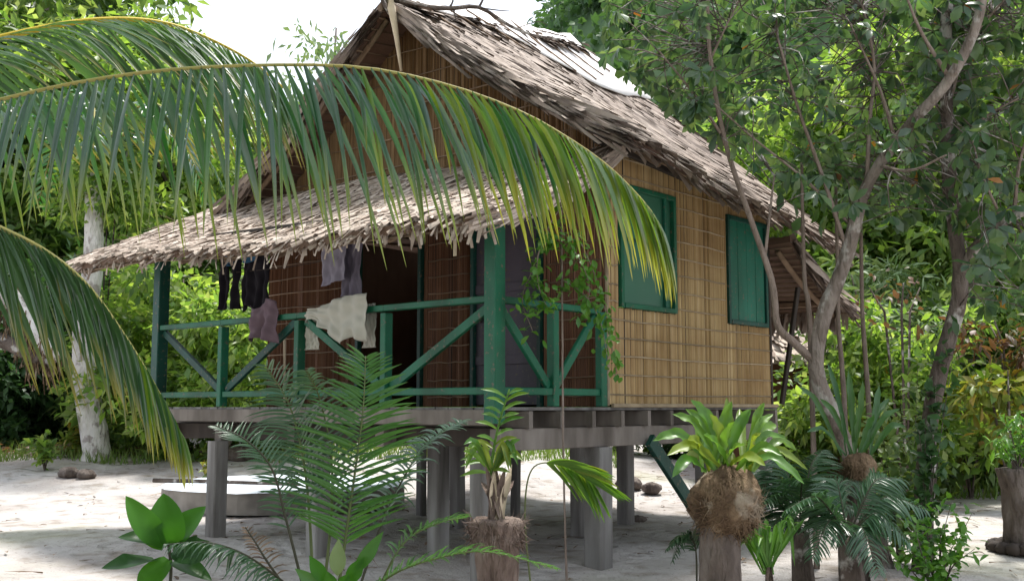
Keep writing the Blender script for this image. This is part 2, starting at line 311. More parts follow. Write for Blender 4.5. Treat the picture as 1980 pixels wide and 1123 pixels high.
def leaves(name, base, d, nrm, L, W, tpl=T_DIA, r=None, origin=None):
    base, d, nrm = arr(base), unit(arr(d)), arr(nrm); N = len(base)
    L = np.broadcast_to(L, (N,)); W = np.broadcast_to(W, (N,)); s = unit(np.cross(d, nrm)); n_ = np.cross(s, d)
    T, F = tpl; K = len(T)
    v = base[:, None]+d[:, None]*(T[None, :, 0:1]*L[:, None, None])+s[:, None]*(T[None, :, 1:2]*W[:, None, None])+n_[:, None]*(T[None, :, 2:3]*L[:, None, None])
    if origin is not None: v = v-arr(origin)
    f = F[None]+(np.arange(N)*K)[:, None, None]
    rr = RNG.random(N) if r is None else r
    return new_mesh(name, v.reshape(-1, 3), f.reshape(-1, 3), np.repeat(rr, K), np.tile(T[:, 0], N))
def rv(N): return unit(RNG.normal(size=(N, 3)))
def clump_leaves(name, clumps, per, L, W, tpl=T_DIA, origin=None, down=.35, spread=1.0):
    """clumps: list of (centre, radius); leaves sit through each clump's outer shell"""
    B = []; D = []; Nn = []
    for c, rad in clumps:
        k = max(3, int(per*random.uniform(.7, 1.3))); q = rv(k)*(RNG.random((k, 1))**.45)*rad; q[:, 2] *= .72
        B.append(arr(c)+q); dd = unit(q+1e-6)*.7+rv(k)*.8; dd[:, 2] -= down; D.append(dd)
        nn = rv(k)*.8; nn[:, 2] += .9; Nn.append(nn)
    B, D, Nn = np.concatenate(B), np.concatenate(D), np.concatenate(Nn); N = len(B)
    return leaves(name, B, D, Nn, L*RNG.uniform(.45, 1.5, N), W*RNG.uniform(.55, 1.4, N), tpl, None, origin)
def shell_clumps(c, rx, ry, rz, n_, crad, inner=.45, low=-1.0):
    o = []
    while len(o) < n_:
        q = rv(1)[0]
        if q[2] < low: continue
        k = random.uniform(inner, 1.0); o.append((arr(c)+q*arr([rx, ry, rz])*k, crad*random.uniform(.6, 1.35)))
    return o
def leaflet_mesh(name, base, d0, nrm, L, W, droop, origin, r=None, seg=6, fold=.25, mb=None, twist=0):
    base = Vector(base); d = Vector(d0).normalized(); vs = []; ts = []; fs = []; p = base.copy(); nrm = Vector(nrm)
    for i in range(seg+1):
        s_ = i/seg; sd = d.cross(nrm).normalized(); up = sd.cross(d)
        wd = W*(.42+.58*min(1, s_*5))*(1-s_**2.2)**.75 if s_ < 1 else .0008
        vs += [p-sd*wd*.5+up*(-fold*wd), p+up*0, p+sd*wd*.5+up*(-fold*wd)]; ts += [s_]*3
        p = p+d*(L/seg); d = (d+Vector((0, 0, -droop/seg))).normalized()
    for i in range(seg):
        a = i*3; fs += [(a, a+1, a+4, a+3), (a+1, a+2, a+5, a+4)]
    if mb is not None: mb.add(vs, fs, r, ts); return None
    v = np.array([tuple(q) for q in vs])-np.array(tuple(origin)); rr = random.random() if r is None else r
    return new_mesh(name, v, fs, [rr]*len(vs), ts, True)
def frond(parent, pts, n_, Lf, W, mat, rmat, r0=.02, r1=.003, t0=.1, droop=1.0, rise=.35, fwd=.6, side=None, sep=True, hang=0.0, jit=.1, visible=(0, 1), lift=Z, name='frond', seg=6, both=(1, -1), miss=0.0):
    """pinnate leaf: rachis curve with a leaflet on each side; hang pulls leaflets straight down"""
    cur = spline(pts, 34); mb = MB(); mb.tube(cur, [r0+(r1-r0)*(i/33) for i in range(34)], 7)
    fo = mb.build(name, rmat, parent, True); org = wloc(fo); rest = MB()
    for i in range(n_):
        t = t0+(1-t0)*(i+.5)/n_; x = t*33; k = min(int(x), 32); p = cur[k].lerp(cur[k+1], x-k); tg = (cur[min(k+1, 33)]-cur[max(k-1, 0)]).normalized()
        sd = Vector(side) if side is not None else tg.cross(lift).normalized()
        up = sd.cross(tg).normalized()
        if up.z < 0 and side is None: up = -up
        for s in both:
            if random.random() < miss: continue
            mt_ = mat(t) if callable(mat) else mat
            hg = hang(t) if callable(hang) else hang
            L = Lf(t)*(random.uniform(1-jit, 1+jit) if random.random() > .08 else random.uniform(.4, .8)); j = lambda q: random.uniform(-q, q)
            f_ = (float(fwd(t)) if callable(fwd) else fwd)*(1+.9*max(0, t-.75)*4*.4)
            d = sd*s*(1.0)+tg*(f_+j(.17))+up*(rise+j(.2))+Vector((0, 0, -hg*(1+j(.22))))
            nr = up+sd*s*-.25+Vector((j(.25), j(.25), j(.1)))
            if hg > .8: nr = sd*s*.8+up*.6+Vector((j(.25), j(.25), j(.2)))
            q = p+sd*s*r1
            if sep and visible[0] <= t <= visible[1]:
                me = leaflet_mesh('leaflet', q, d, nr, L, W*random.uniform(.8, 1.15), droop*random.uniform(.8, 1.2), org, seg=seg); link('leaflet', me, mt_, fo)
            else: leaflet_mesh('x', q, d, nr, L, W*random.uniform(.8, 1.15), droop*random.uniform(.8, 1.2), org, seg=seg-1, mb=rest)
    if rest.v:
        o = rest.build('leaflet_mass' if sep else 'leaflets', mat(0) if callable(mat) else mat, fo, True); o['kind'] = 'stuff'
    return fo
def strap_leaf(parent, pts, W, mat, name='leaf', wave=.0, fold=.12, prof=None, nrm=None, label=None, n_=12):
    """one long leaf along a curve"""
    cur = spline(pts, n_); vs = []; fs = []; ts = []
    for i, p in enumerate(cur):
        s_ = i/(n_-1); tg = (cur[min(i+1, n_-1)]-cur[max(i-1, 0)]).normalized()
        sd = tg.cross(Vector(nrm) if nrm is not None else Z)
        if sd.length < .05: sd = tg.cross(Vector((.3, -1, .1)))
        sd.normalize(); up = sd.cross(tg)
        wd = W*(prof(s_) if prof else (.28+.72*math.sin(min(1, s_*1.25)*math.pi/2))*(1-max(0, s_-.6)/.4*1.0)**.6) if s_ < 1 else .001
        wv = wave*wd*math.sin(s_*19+W*50); wv2 = wave*wd*math.sin(s_*23+1)
        vs += [p-sd*wd*.5+up*(wd*fold+wv), p-sd*wd*.25+up*(wd*fold*.4+wv*.3), p, p+sd*wd*.25+up*(wd*fold*.4+wv2*.3), p+sd*wd*.5+up*(wd*fold+wv2)]; ts += [s_]*5
    for i in range(n_-1):
        for k in range(4): a = i*5+k; fs.append((a, a+1, a+6, a+5))
    mb = MB(); mb.add(vs, fs, None, ts); o = mb.build(name, mat, parent, True)
    if label: o['label'] = label
    return o
# ------------------------------------------------------------------ ground
def ground():
    n_ = 190; q = np.linspace(-1, 1, n_); sx = np.sinh(q*5.2)/np.sinh(5.2)*260; sy = 12+np.sinh(q*5.2)/np.sinh(5.2)*300
    X, Y = np.meshgrid(sx, sy); Zg = gz(X, Y)
    near = np.exp(-((X/30)**2+((Y-12)/30)**2))
    Zg = Zg+near*(.012*np.sin(X*2.1+1.3*np.sin(Y*.9))+.012*np.sin(Y*2.7+X*.8)+.008*np.sin(X*5.3-Y*4.1))-.012
    Zg = Zg-.25*np.clip((np.hypot(X, Y-12)-45)/60, 0, 1)
    v = np.stack([X, Y, Zg], -1).reshape(-1, 3); i = np.arange(n_*n_).reshape(n_, n_)
    f = np.stack([i[:-1, :-1], i[:-1, 1:], i[1:, 1:], i[1:, :-1]], -1).reshape(-1, 4)
    tag(link('sand_ground', new_mesh('sand_ground', v, f, smooth=True), 'sand'), 'pale sandy ground under and around the stilt house', kind='structure')
ground()
# ------------------------------------------------------------------ the stilt house
HO = H(2.3, 2.5, 0)
house = thing('stilt_house', HO, 'thatched stilt house with woven reed walls and green painted porch railing', 'house')
FL = 1.30; AW = 1.49; AE = 4.53; BE = 5.0
def beam_part(name, p0, p1, wd, ht, mat, up=Z, bev=.006, parent=house):
    return MB().beam(p0, p1, wd, ht, up, bev).build(name, mat, parent)
for a, b, s in [(.09, 3.88, .20), (.09, 2.25, .21), (.09, .22, .18), (1.33, .0, .235), (.85, 1.46, .20), (2.5, 1.1, .17), (3.6, 1.3, .19), (2.4, 2.7, .17), (3.0, 3.9, .13), (3.3, 2.65, .12), (3.12, .02, .17), (4.42, .05, .18), (4.42, 2.4, .17), (4.42, 4.8, .17)]:
    q = H(a, b, 0); s *= .78; beam_part('stilt', H(a, b, gz(q.x, q.y)-.25), H(a+random.uniform(-.015, .015), b+random.uniform(-.015, .015), .955), s, s, 'grey_wood', V, .012)
# bearers along a, joists along b, boards along a
for b, a0 in ((.02, .02), (1.45, .1), (2.7, .1), (3.9, .1), (4.92, .1)):
    beam_part('bearer', H(a0, b, 1.04), H(4.62, b, 1.04), .11, .172, 'beam_wood')
beam_part('bearer', H(.30, .09, 1.05), H(.30, 4.96, 1.05), .10, .155, 'dark_wood')  # deep shade under the deck put into this bearer's dark colour
for i in range(11):
    a = .34+i*.415; beam_part('joist', H(a, -.085+random.uniform(-.015, .015), 1.197), H(a, 5.03, 1.197), .05, .138, 'beam_wood')
beam_part('fascia_board', H(.0, .085, 1.215), H(.0, 5.08, 1.215), .035, .125, 'beam_wood')
nb = 36
for i in range(nb):
    b = -.03+i*(5.10/nb); beam_part('floor_board', H(.02+random.uniform(-.008, .008), b+.07, 1.284), H(4.62, b+.07, 1.284), .134, .026, 'grey_wood', bev=.002)
beam_part('brace', H(2.0, -.10, 1.0), H(3.08, -.10, .02), .05, .13, 'green_dark')
beam_part('floor_edge_board', H(AW, -.055, 1.312), H(AE+.05, -.055, 1.312), .03, .035, 'batten')
# --- walls
def wall_panels(F, x0, x1, z0, top, ops, name, mat, nrm, th=.03, pitch=.021, bz=.165, bmat='batten', bfirst=.09):
    """F(x, z, out) -> world; top(x) -> height; ops: openings (x0, x1, z0, z1)"""
    back = MB(); reeds = MB()
    xs = sorted({x0, x1} | {min(max(o[k], x0), x1) for o in ops for k in (0, 1)} | {x0+(x1-x0)*i/8 for i in range(9)})
    def quad_slab(xa, xb, za, zb0, zb1):
        if zb0-za < .01 and zb1-za < .01: return
        ps = [F(xa, za, -th), F(xb, za, -th), F(xb, zb1, -th), F(xa, zb0, -th)]; back.prism(ps, F(xa, za, -.004)-F(xa, za, -th))
    def spans(x, zt):
        sp = [(z0, zt)]
        for o in ops:
            if o[0] < x < o[1]:
                ns = []
                for s0, s1 in sp:
                    if s0 < min(s1, o[2]): ns.append((s0, min(s1, o[2])))
                    if max(s0, o[3]) < s1: ns.append((max(s0, o[3]), s1))
                sp = ns
        return sp
    for xa, xb in zip(xs[:-1], xs[1:]):
        if xb-xa < 1e-4: continue
        for s0, s1 in spans((xa+xb)/2, 99):
            e0 = top(xa) if s1 == 99 else s1; e1 = top(xb) if s1 == 99 else s1
            quad_slab(xa, xb, s0, e0, e1)
    x = x0
    while x < x1-.004:
        wd = pitch*random.uniform(.7, 1.35); wd = min(wd, x1-x)
        for s0, s1 in ([] if random.random() < .004 else spans(x+wd/2, top(x+wd/2))):
            if s1-s0 < .02: continue
            lean = random.uniform(-.006, .006); o1 = random.uniform(.003, .016); g = .0012
            j0, j1 = random.uniform(-.004, .004), random.uniform(-.012, .004)
            vs = [F(x+g, s0+j0, 0), F(x+wd/2, s0+j0, o1), F(x+wd-g, s0+j0, 0), F(x+g+lean, s1+j1, 0), F(x+wd/2+lean, s1+j1, o1), F(x+wd-g+lean, s1+j1, 0)]
            reeds.add(vs, [(0, 1, 4, 3), (1, 2, 5, 4)])
        x += wd
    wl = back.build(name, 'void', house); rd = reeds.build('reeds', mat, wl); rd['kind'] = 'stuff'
    z = z0+bfirst
    while z < max(top(x0), top(x1), top((x0+x1)/2))-.05:
        k = 60; run = None
        for i in range(k+2):
            xx = x0+(x1-x0)*i/k
            ok = i <= k and top(min(xx, x1)) > z+.03 and not any(o[0]-.03 < xx < o[1]+.03 and o[2]-.01 < z < o[3]+.01 for o in ops)
            if ok and run is None: run = xx
            if not ok and run is not None:
                xe = xx-(x1-x0)/k
                if xe-run > .06:
                    n2 = 7; pts = [F(run+(xe-run)*q/(n2-1), z+random.uniform(-.0075, .0075), .013) for q in range(n2)]
                    MB().tube(pts, .007, 6).build('batten', bmat, wl, True)
                run = None
        z += bz*random.uniform(.93, 1.07)
    return wl
def roofz(s0, s1): pass
R0, R1 = H(1.05, 2.5, 5.52), H(4.15, 2.5, 5.90); E0, E1 = H(.85, -.5, 3.60), H(5.38, -.5, 3.12); L0, L1 = H(.9, 5.5, 3.32), H(5.2, 5.5, 3.22)
def zroof(a, b):                          # underside of the main roof over (a, b)
    s = (a-1.0)/4.25; rg = 5.52+.12*(a-1.05)
    if b <= 2.5: t = (2.5-b)/3; return rg*(1-t)+t*(3.60-.46*s)-.07
    t = (b-2.5)/3; return rg*(1-t)+t*(3.32-.1*s)-.07
# side wall with the two windows (plane b = 0, faces right)
wa0, _ = onB(1196, 500, 0); wa1, wz0 = onB(1305, 607, 0); wz1 = onB(1305, 383, 0)[1]
ra0, _ = onB(1403, 500, 0); ra1, rz0 = onB(1482, 634, 0); rz1 = onB(1440, 425, 0)[1]
ops_s = [(wa0, wa1, wz0, wz1), (ra0, ra1, rz0, rz1)]
wall_panels(lambda x, z, o: H(x, -o, z), AW, AE, FL+.02, lambda x: zroof(x, 0)-.05, ops_s, 'side_wall', 'reed', -V)
# porch wall (plane a = AW)
d0 = onA(816, 600, AW)[0]; d1 = onA(696, 600, AW)[0]; e0 = onA(1050, 600, AW)[0]; e1 = onA(915, 600, AW)[0]
ops_f = [(d0, d1, FL, 3.15), (e0, e1, FL, 3.12)]
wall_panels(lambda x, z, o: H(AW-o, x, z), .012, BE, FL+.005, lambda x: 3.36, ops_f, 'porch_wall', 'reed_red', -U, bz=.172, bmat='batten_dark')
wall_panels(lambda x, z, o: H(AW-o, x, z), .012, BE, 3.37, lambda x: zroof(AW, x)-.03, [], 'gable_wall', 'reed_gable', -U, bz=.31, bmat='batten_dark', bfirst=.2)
# back and far side walls
for nm, p in (('back_wall', [H(AE-.03, .01, FL), H(AE-.03, BE, FL), H(AE-.03, BE, 3.30), H(AE-.03, 2.5, 5.25), H(AE-.03, .01, 3.45)]),):
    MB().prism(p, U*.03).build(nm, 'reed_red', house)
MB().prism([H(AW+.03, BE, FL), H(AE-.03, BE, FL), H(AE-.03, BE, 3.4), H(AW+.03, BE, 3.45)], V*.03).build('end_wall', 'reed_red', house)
# corner trims
beam_part('corner_trim', H(AW-.008, -.008, FL+.01), H(AW-.008, -.008, 3.62), .03, .03, 'batten', V)
beam_part('corner_trim', H(AE+.01, -.008, FL+.01), H(AE+.01, -.008, 3.36), .035, .035, 'dark_wood', V)
beam_part('wall_plate', H(1.2, -.10, zroof(1.2, -.10)-.10), H(5.15, -.10, zroof(5.15, -.10)-.10), .05, .10, 'dark_wood')
# --- windows
def window(a0, a1, z0, z1, kind):
    wn = MB().beam(H(a0+.01, .02, (z0+z1)/2), H(a1-.01, .02, (z0+z1)/2), .012, z1-z0-.02).build('window', 'glass' if kind == 'screen' else 'teal', house)
    f = .045
    for p0, p1, wd, ht in ((H(a0+f/2, -.012, z0), H(a0+f/2, -.012, z1), f, .05), (H(a1-f/2, -.012, z0), H(a1-f/2, -.012, z1), f, .05)):
        MB().beam(p0, p1, wd, ht, V, .004).build('frame', 'green' if kind == 'screen' else 'green_dark', wn)
    for zz, nm in ((z0+f/2, 'sill'), (z1-f/2, 'lintel')):
        MB().beam(H(a0+f+.001, -.015, zz), H(a1-f-.001, -.015, zz), .055, f, Z, .004).build(nm, 'green' if kind == 'screen' else 'green_dark', wn)
    if kind == 'screen':
        MB().beam(H(a0+(a1-a0)*.82, -.006, z0+f), H(a0+(a1-a0)*.82, -.006, z1-f), .03, .03, V, .003).build('mullion', 'teal', wn)
        MB().beam(H(a0+f, .0, z0+(z1-z0)*.56), H(a1-f, .0, z0+(z1-z0)*.56), .02, .03, Z, .003).build('transom', 'green_dark', wn)
    else:
        n_ = 4; w_ = (a1-a0-2*f)/n_
        for i in range(n_):
            aa = a0+f+w_*(i+.5); MB().beam(H(aa, .0+random.uniform(-.003, .003), z0+f), H(aa, 0, z1-f), w_-.005, .02, V, .003).build('shutter_board', 'teal', wn)
window(wa0, wa1, wz0, wz1, 'screen'); window(ra0, ra1, rz0, rz1, 'shutter')
# --- doors
fr = MB().beam(H(AW-.02, d0-.0, FL), H(AW-.02, d0, 3.15), .06, .05, V, .004).build('doorway', 'green_dark', house)
MB().beam(H(AW-.02, d1, FL), H(AW-.02, d1, 3.15), .06, .05, V, .004).build('jamb', 'green_dark', fr)
MB().beam(H(AW-.02, d0-.03, 3.175), H(AW-.02, d1+.03, 3.175), .06, .05, Z, .004).build('lintel', 'green_dark', fr)
dr = MB().beam(H(AW+.01, (e0+e1)/2, FL+.02), H(AW+.01, (e0+e1)/2, 3.10), (e1-e0)-.09, .03, -U, .004).build('door', 'door_grey', house)
for b in (e0+.022, e1-.022): MB().beam(H(AW-.02, b, FL), H(AW-.02, b, 3.12), .045, .06, -U, .004).build('jamb', 'green_dark', dr)
for z in (FL+.45, FL+1.15): MB().beam(H(AW-.014, e0+.05, z), H(AW-.014, e1-.05, z), .014, .09, Z, .003).build('door_rail', 'door_grey', dr)
MB().beam(H(AW-.03, e1-.12, FL+.82), H(AW-.03, e1-.12, FL+.94), .03, .03, -U, .006).build('handle', 'dark_wood', dr)
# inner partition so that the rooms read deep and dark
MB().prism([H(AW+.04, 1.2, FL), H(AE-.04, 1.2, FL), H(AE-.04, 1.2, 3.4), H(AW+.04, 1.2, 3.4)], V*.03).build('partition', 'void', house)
# --- porch posts, rails, braces
RT = 2.15; RB = 1.425; PO = 'green'
def rail(name, p0, p1, wd, ht, up=Z, mat=PO): return beam_part(name, p0, p1, wd, ht, mat, up, .006)
beam_part('porch_post', H(-.01, .0, 1.17), H(-.01, .0, 2.86), .125, .125, PO, V, .008)
beam_part('porch_post', H(.02, 4.93, 1.31), H(.02, 4.93, 3.02), .13, .13, 'green_dark', V, .008)
beam_part('porch_post', H(1.40, .0, 1.305), H(1.40, .0, RT-.02), .085, .075, PO, V, .006)
bs = [0, 1.28, 2.48, 3.72, 4.93]
for b in bs[1:4]: beam_part('baluster', H(.012, b, 1.305), H(.012, b, RT-.045), .09, .07, PO, V, .006)
beam_part('baluster', H(.735, .012, 1.305), H(.735, .012, RT-.045), .08, .075, PO, U, .006)
for i in range(4):
    b0_, b1_ = bs[i]+(.075 if i == 0 else 0), bs[i+1]-(.07 if i == 3 else 0)
    rail('top_rail', H(.008, b0_+.002, RT), H(.008, b1_-.002, RT), .075, .055)
    rail('bottom_rail', H(.01, bs[i]+(.075 if i == 0 else .047), RB), H(.01, bs[i+1]-.07 if i == 3 else bs[i+1]-.047, RB), .055, .06)
rail('top_rail', H(.065, .006, RT-.005), H(1.36, .006, RT-.012), .075, .055)
rail('bottom_rail', H(.065, .01, RB), H(.692, .01, RB), .055, .06); rail('bottom_rail', H(.778, .01, RB), H(1.355, .01, RB), .055, .06)
for i, (x, y) in enumerate(((0, 1), (2, 1), (2, 3), (4, 3))):
    hi, lo = bs[x], bs[y]; s = 1 if lo > hi else -1
    beam_part('brace', H(.03, hi+s*.075, RT-.05), H(.03, lo-s*.055, RB+.045), .04, .075, PO if i < 2 else 'green_dark', Z, .004)
beam_part('brace', H(.075, .03, RT-.05), H(.69, .03, RB+.045), .04, .075, PO); beam_part('brace', H(1.34, .03, RT-.06), H(.785, .03, RB+.045), .04, .075, PO)
# --- roofs
def patch(A, B, Cc, D, sag=.05):          # A,B top line (s 0..1), C,D eave line (s 0..1)
    A, B, Cc, D = arr(A), arr(B), arr(Cc), arr(D)
    def f(s, t):
        s = arr(s)[..., None]; t = arr(t)[..., None]
        p = (A*(1-s)+B*s)*(1-t)+(Cc*(1-s)+D*s)*t; p = p.copy(); p[..., 2] -= (sag*np.sin(np.pi*np.clip(t, 0, 1))+.03*np.sin(s*9+t*4))[..., 0]; return p
    return f
def patch_slab(f, th, ns=14, nt_=9):
    s = np.linspace(0, 1, ns); t = np.linspace(0, 1, nt_); S, T = np.meshgrid(s, t, indexing='ij'); top = f(S, T).reshape(-1, 3); bot = top-arr([0, 0, th])
    i = lambda a, b: a*nt_+b; k = ns*nt_; F_ = []
    for a in range(ns-1):
        for b in range(nt_-1):
            F_ += [(i(a, b), i(a+1, b), i(a+1, b+1), i(a, b+1)), (k+i(a, b), k+i(a, b+1), k+i(a+1, b+1), k+i(a+1, b))]
    for a in range(ns-1): F_ += [(i(a, 0), k+i(a, 0), k+i(a+1, 0), i(a+1, 0)), (i(a, nt_-1), i(a+1, nt_-1), k+i(a+1, nt_-1), k+i(a, nt_-1))]
    for b in range(nt_-1): F_ += [(i(0, b), i(0, b+1), k+i(0, b+1), k+i(0, b)), (i(ns-1, b), k+i(ns-1, b), k+i(ns-1, b+1), i(ns-1, b+1))]
    return np.concatenate([top, bot]), F_
def thatch(f, name, up, th, courses, per, L, W, mat, ang=.18, over=.0, lift=.05, parts=0, ends=(), under='thatch_under'):
    v, F_ = patch_slab(f, th); rf = link(name, new_mesh(name, v-arr(wloc(house)), F_), under, house)
    B = []; D = []; Nn = []; keyt = []; tmax = 1.0-.72*L/float(np.linalg.norm(f(.5, 1.0)-f(.5, 0.0)))
    for i in range(courses):
        t = (i+.3)/courses*(1+over); k = per; s = (np.arange(k)+RNG.uniform(-.4, .6, k))/k; s = np.clip(s, -.004, 1.004); tt = np.clip(t+RNG.normal(0, .25/courses, k)-L*.12, 0, tmax-RNG.random(k)*.05)
        p = f(s, tt); e = 1e-2; ds = unit(f(np.clip(s+e, 0, 1.02), tt)-f(s-e, tt)); dt = unit(f(s, tt+e)-f(s, tt-e)); nn = unit(np.cross(ds, dt)); nn *= np.sign(nn[:, 2:3])
        an = RNG.normal(0, ang, k)[:, None]
        dd = dt*np.cos(an)+ds*np.sin(an)+nn*RNG.uniform(-.005, lift, k)[:, None]
        if i >= courses-2: dd[:, 2] -= RNG.uniform(.0, .35, k)
        B.append(p+nn*RNG.uniform(.004, .035, k)[:, None]); D.append(dd); Nn.append(nn+ds*RNG.normal(0, .35, k)[:, None]); keyt.append(np.full(k, t))
    for s_, cnt, uu in ends:              # layered leaf ends seen along a rake
        t = RNG.uniform(0, tmax-.05, cnt); s = np.full(cnt, s_); p = f(s, t); e = 1e-2; dt = unit(f(s, t+e)-f(s, t-e)); nn = np.tile(arr([0, 0, 1.0]), (cnt, 1)); o_ = arr(uu)[None]
        p = p+o_*RNG.uniform(-.04, .05, cnt)[:, None]+nn*RNG.uniform(-th-.015, .03, cnt)[:, None]
        B.append(p); D.append(dt+o_*RNG.normal(0.03, .06, cnt)[:, None]+nn*RNG.normal(0, .05, cnt)[:, None]); Nn.append(o_+nn*RNG.uniform(0, 1.2, cnt)[:, None]); keyt.append(np.full(cnt, -1.0))
    B, D, Nn, keyt = map(np.concatenate, (B, D, Nn, keyt)); N = len(B); Ls = L*RNG.uniform(.6, 1.3, N); Ws = W*RNG.uniform(.55, 1.3, N)
    Ls[keyt < 0] *= 1.5; Ws[keyt < 0] *= .7
    pick = np.zeros(N, bool)
    if parts:
        order = np.argsort(-keyt+RNG.uniform(0, .02, N)); pick[order[:parts]] = True
    o = link('thatch', leaves('thatch', B[~pick], D[~pick], Nn[~pick], Ls[~pick], Ws[~pick], T_STRIP, None, wloc(house)), mat, rf); o['kind'] = 'stuff'
    if parts:
        var = []
        for q in range(6):
            tp = T_STRIP[0].copy(); tp[:, 2] += RNG.normal(0, .03, len(tp)); tp[2:, 1] *= RNG.uniform(.8, 1.2); tp[4:, 1] += RNG.normal(0, .15)
            me = leaves('thatch_leaf', [[0, 0, 0]], [[1, 0, 0]], [[0, 0, 1]], 1.0, 1.0, (tp, T_STRIP[1])); me.materials.append(M[mat]); var.append(me)
        ho = Vector(wloc(house))
        for i in np.nonzero(pick)[0]:
            d = Vector(D[i]).normalized(); s = d.cross(Vector(Nn[i])).normalized(); n_ = s.cross(d)
            x = bpy.data.objects.new('thatch_leaf', random.choice(var)); COL.objects.link(x); x.parent = rf
            mt = Matrix((d*Ls[i], -s*Ws[i], n_*Ls[i])).transposed().to_4x4(); mt.translation = Vector(B[i])-ho; x.matrix_local = mt
    return rf
def under_frame(rf, f, rafters, battens, s0=0.0, s1=1.0, drop=.13, rw=.055, bm='batten_dark', rm='brown_wood'):
    for s in rafters:
        pts = [Vector(f(s, t))-Z*(drop+.035) for t in np.linspace(.02, .97, 6)]
        MB().tube(pts, rw*.6, 7).build('rafter', rm, rf, True)
    for t in np.linspace(.03, .98, battens):
        pts = [Vector(f(s, t))-Z*(drop+.004) for s in np.linspace(s0, s1, 5)]
        MB().tube(pts, .011, 5).build('roof_batten', bm, rf, True)
fR = patch(R0, R1, E0, E1); fL_ = patch(R0, R1, L0, L1)
ra = thatch(fR, 'main_roof', Z, .06, 34, 150, .55, .05, 'thatch_old', .09, .0, .03, 300, [(0.0, 900, -U), (1.0, 250, U)])
under_frame(ra, fR, [.03, .2, .4, .6, .8, .97], 26, drop=.075)
rb = thatch(fL_, 'main_roof', Z, .06, 26, 80, .5, .065, 'thatch_old', .10, .0, .03, 0, [(0.0, 500, -U)])
under_frame(rb, fL_, [.03, .2, .4, .6, .8, .97], 26, drop=.075)
MB().tube(spline([H(.98, 2.5, 5.44), H(2.6, 2.5, 5.63), H(4.2, 2.5, 5.80)], 8), .045, 8).build('ridge_pole', 'brown_wood', ra, True)
# thatch folded over the ridge, and split poles tied down the slope
k = 260; s = RNG.uniform(0, 1, k); p = arr(R0)*(1-s[:, None])+arr(R1)*s[:, None]; sg = RNG.choice([-1, 1], k)[:, None]
dd = -arr(V)[None]*sg*.85+arr([0, 0, -.52])[None]+RNG.normal(0, .07, (k, 3)); p[:, 2] += .05; p += arr(V)[None]*sg*.06
o = link('ridge_thatch', leaves('ridge_thatch', p, dd, np.tile(arr(Z), (k, 1)), .5*RNG.uniform(.7, 1.2, k), .11*RNG.uniform(.7, 1.2, k), T_STRIP, None, wloc(house)), 'thatch_old', ra); o['kind'] = 'stuff'
# pale plastic sheet tied over the upper slope
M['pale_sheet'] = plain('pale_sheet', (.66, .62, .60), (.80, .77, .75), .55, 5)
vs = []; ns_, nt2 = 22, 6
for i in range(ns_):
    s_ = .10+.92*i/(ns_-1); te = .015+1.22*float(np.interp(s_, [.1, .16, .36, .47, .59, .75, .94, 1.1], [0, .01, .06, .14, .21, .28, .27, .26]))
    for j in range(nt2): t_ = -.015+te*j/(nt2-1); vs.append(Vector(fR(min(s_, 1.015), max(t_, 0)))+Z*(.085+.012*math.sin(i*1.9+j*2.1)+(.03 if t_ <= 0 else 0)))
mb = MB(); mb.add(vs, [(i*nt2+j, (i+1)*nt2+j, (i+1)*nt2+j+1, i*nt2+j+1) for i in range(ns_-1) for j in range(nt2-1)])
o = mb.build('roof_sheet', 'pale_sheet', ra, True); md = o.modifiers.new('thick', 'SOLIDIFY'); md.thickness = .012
for s in (.15, .27, .38, .5, .62, .73, .84, .93):
    sj = s+random.uniform(-.02, .02); pts = [Vector(fR(min(1, sj+random.uniform(-.006, .006)), max(t, 0)))+Z*(.115) for t in np.linspace(0, random.uniform(.2, .34), 6)]
    MB().tube(pts, .009, 6).build('roof_pole', 'brown_wood', ra, True)
MB().tube(spline([P(752, -14, 10.55), P(765, 60, 10.6), P(776, 138, 10.72)], 6), [.028, .045, .034, .026, .02, .014], 7).build('gable_pole', 'pale_pole', house, True)
for x0, x1, y0, y1 in ((742, 800, -12, 45), (735, 870, -5, 62)):
    pass
fP = patch(H(1.32, -.34, 3.58), H(1.32, 5.55, 3.80), H(-.48, -.36, 2.69), H(-.48, 6.02, 2.90), .05)
rp_ = thatch(fP, 'porch_roof', Z, .07, 34, 210, .32, .034, 'thatch', .30, .03, .10, 300, [(0.0, 420, -V), (1.0, 160, V)])
under_frame(rp_, fP, [.06, .18, .3, .42, .54, .66, .78, .86, .95], 10, drop=.09, rw=.045)
beam_part('porch_plate', H(.0, -.2, 2.905), H(.0, 5.3, 3.075), .07, .09, 'dark_wood')
fB = patch(H(4.5, -.3, 3.16), H(4.5, 5.3, 3.2), H(5.85, -.34, 2.46), H(5.85, 5.3, 2.5), .03)
rk = thatch(fB, 'rear_roof', Z, .07, 16, 90, .36, .08, 'thatch_old', .2, .02, .06, 0, [(0.0, 220, -V)])
under_frame(rk, fB, [.03, .16, .3, .45, .6, .8, .97], 15, drop=.09, bm='brown_wood')
k = 420; s = RNG.uniform(0, 1, k); p = fB(s, np.full(k, .985)); dd = np.tile(arr([0, 0, -1.0]), (k, 1))+RNG.normal(0, .12, (k, 3)); p[:, 2] -= .02
o = link('eave_fringe', leaves('eave_fringe', p, dd, np.tile(arr(U), (k, 1))+RNG.normal(0, .4, (k, 3)), .3*RNG.uniform(.5, 1.15, k), .06*RNG.uniform(.6, 1.2, k), T_STRIP, None, wloc(house)), 'thatch_old', rk); o['kind'] = 'stuff'
sa, sz = onB(1543, 556, -.2); beam_part('strut', H(4.60, -.1, 1.33), H(sa, -.2, sz), .045, .05, 'dark_wood')
beam_part('rear_plate', H(5.55, -.3, 2.50), H(5.55, 5.2, 2.54), .06, .06, 'brown_wood')
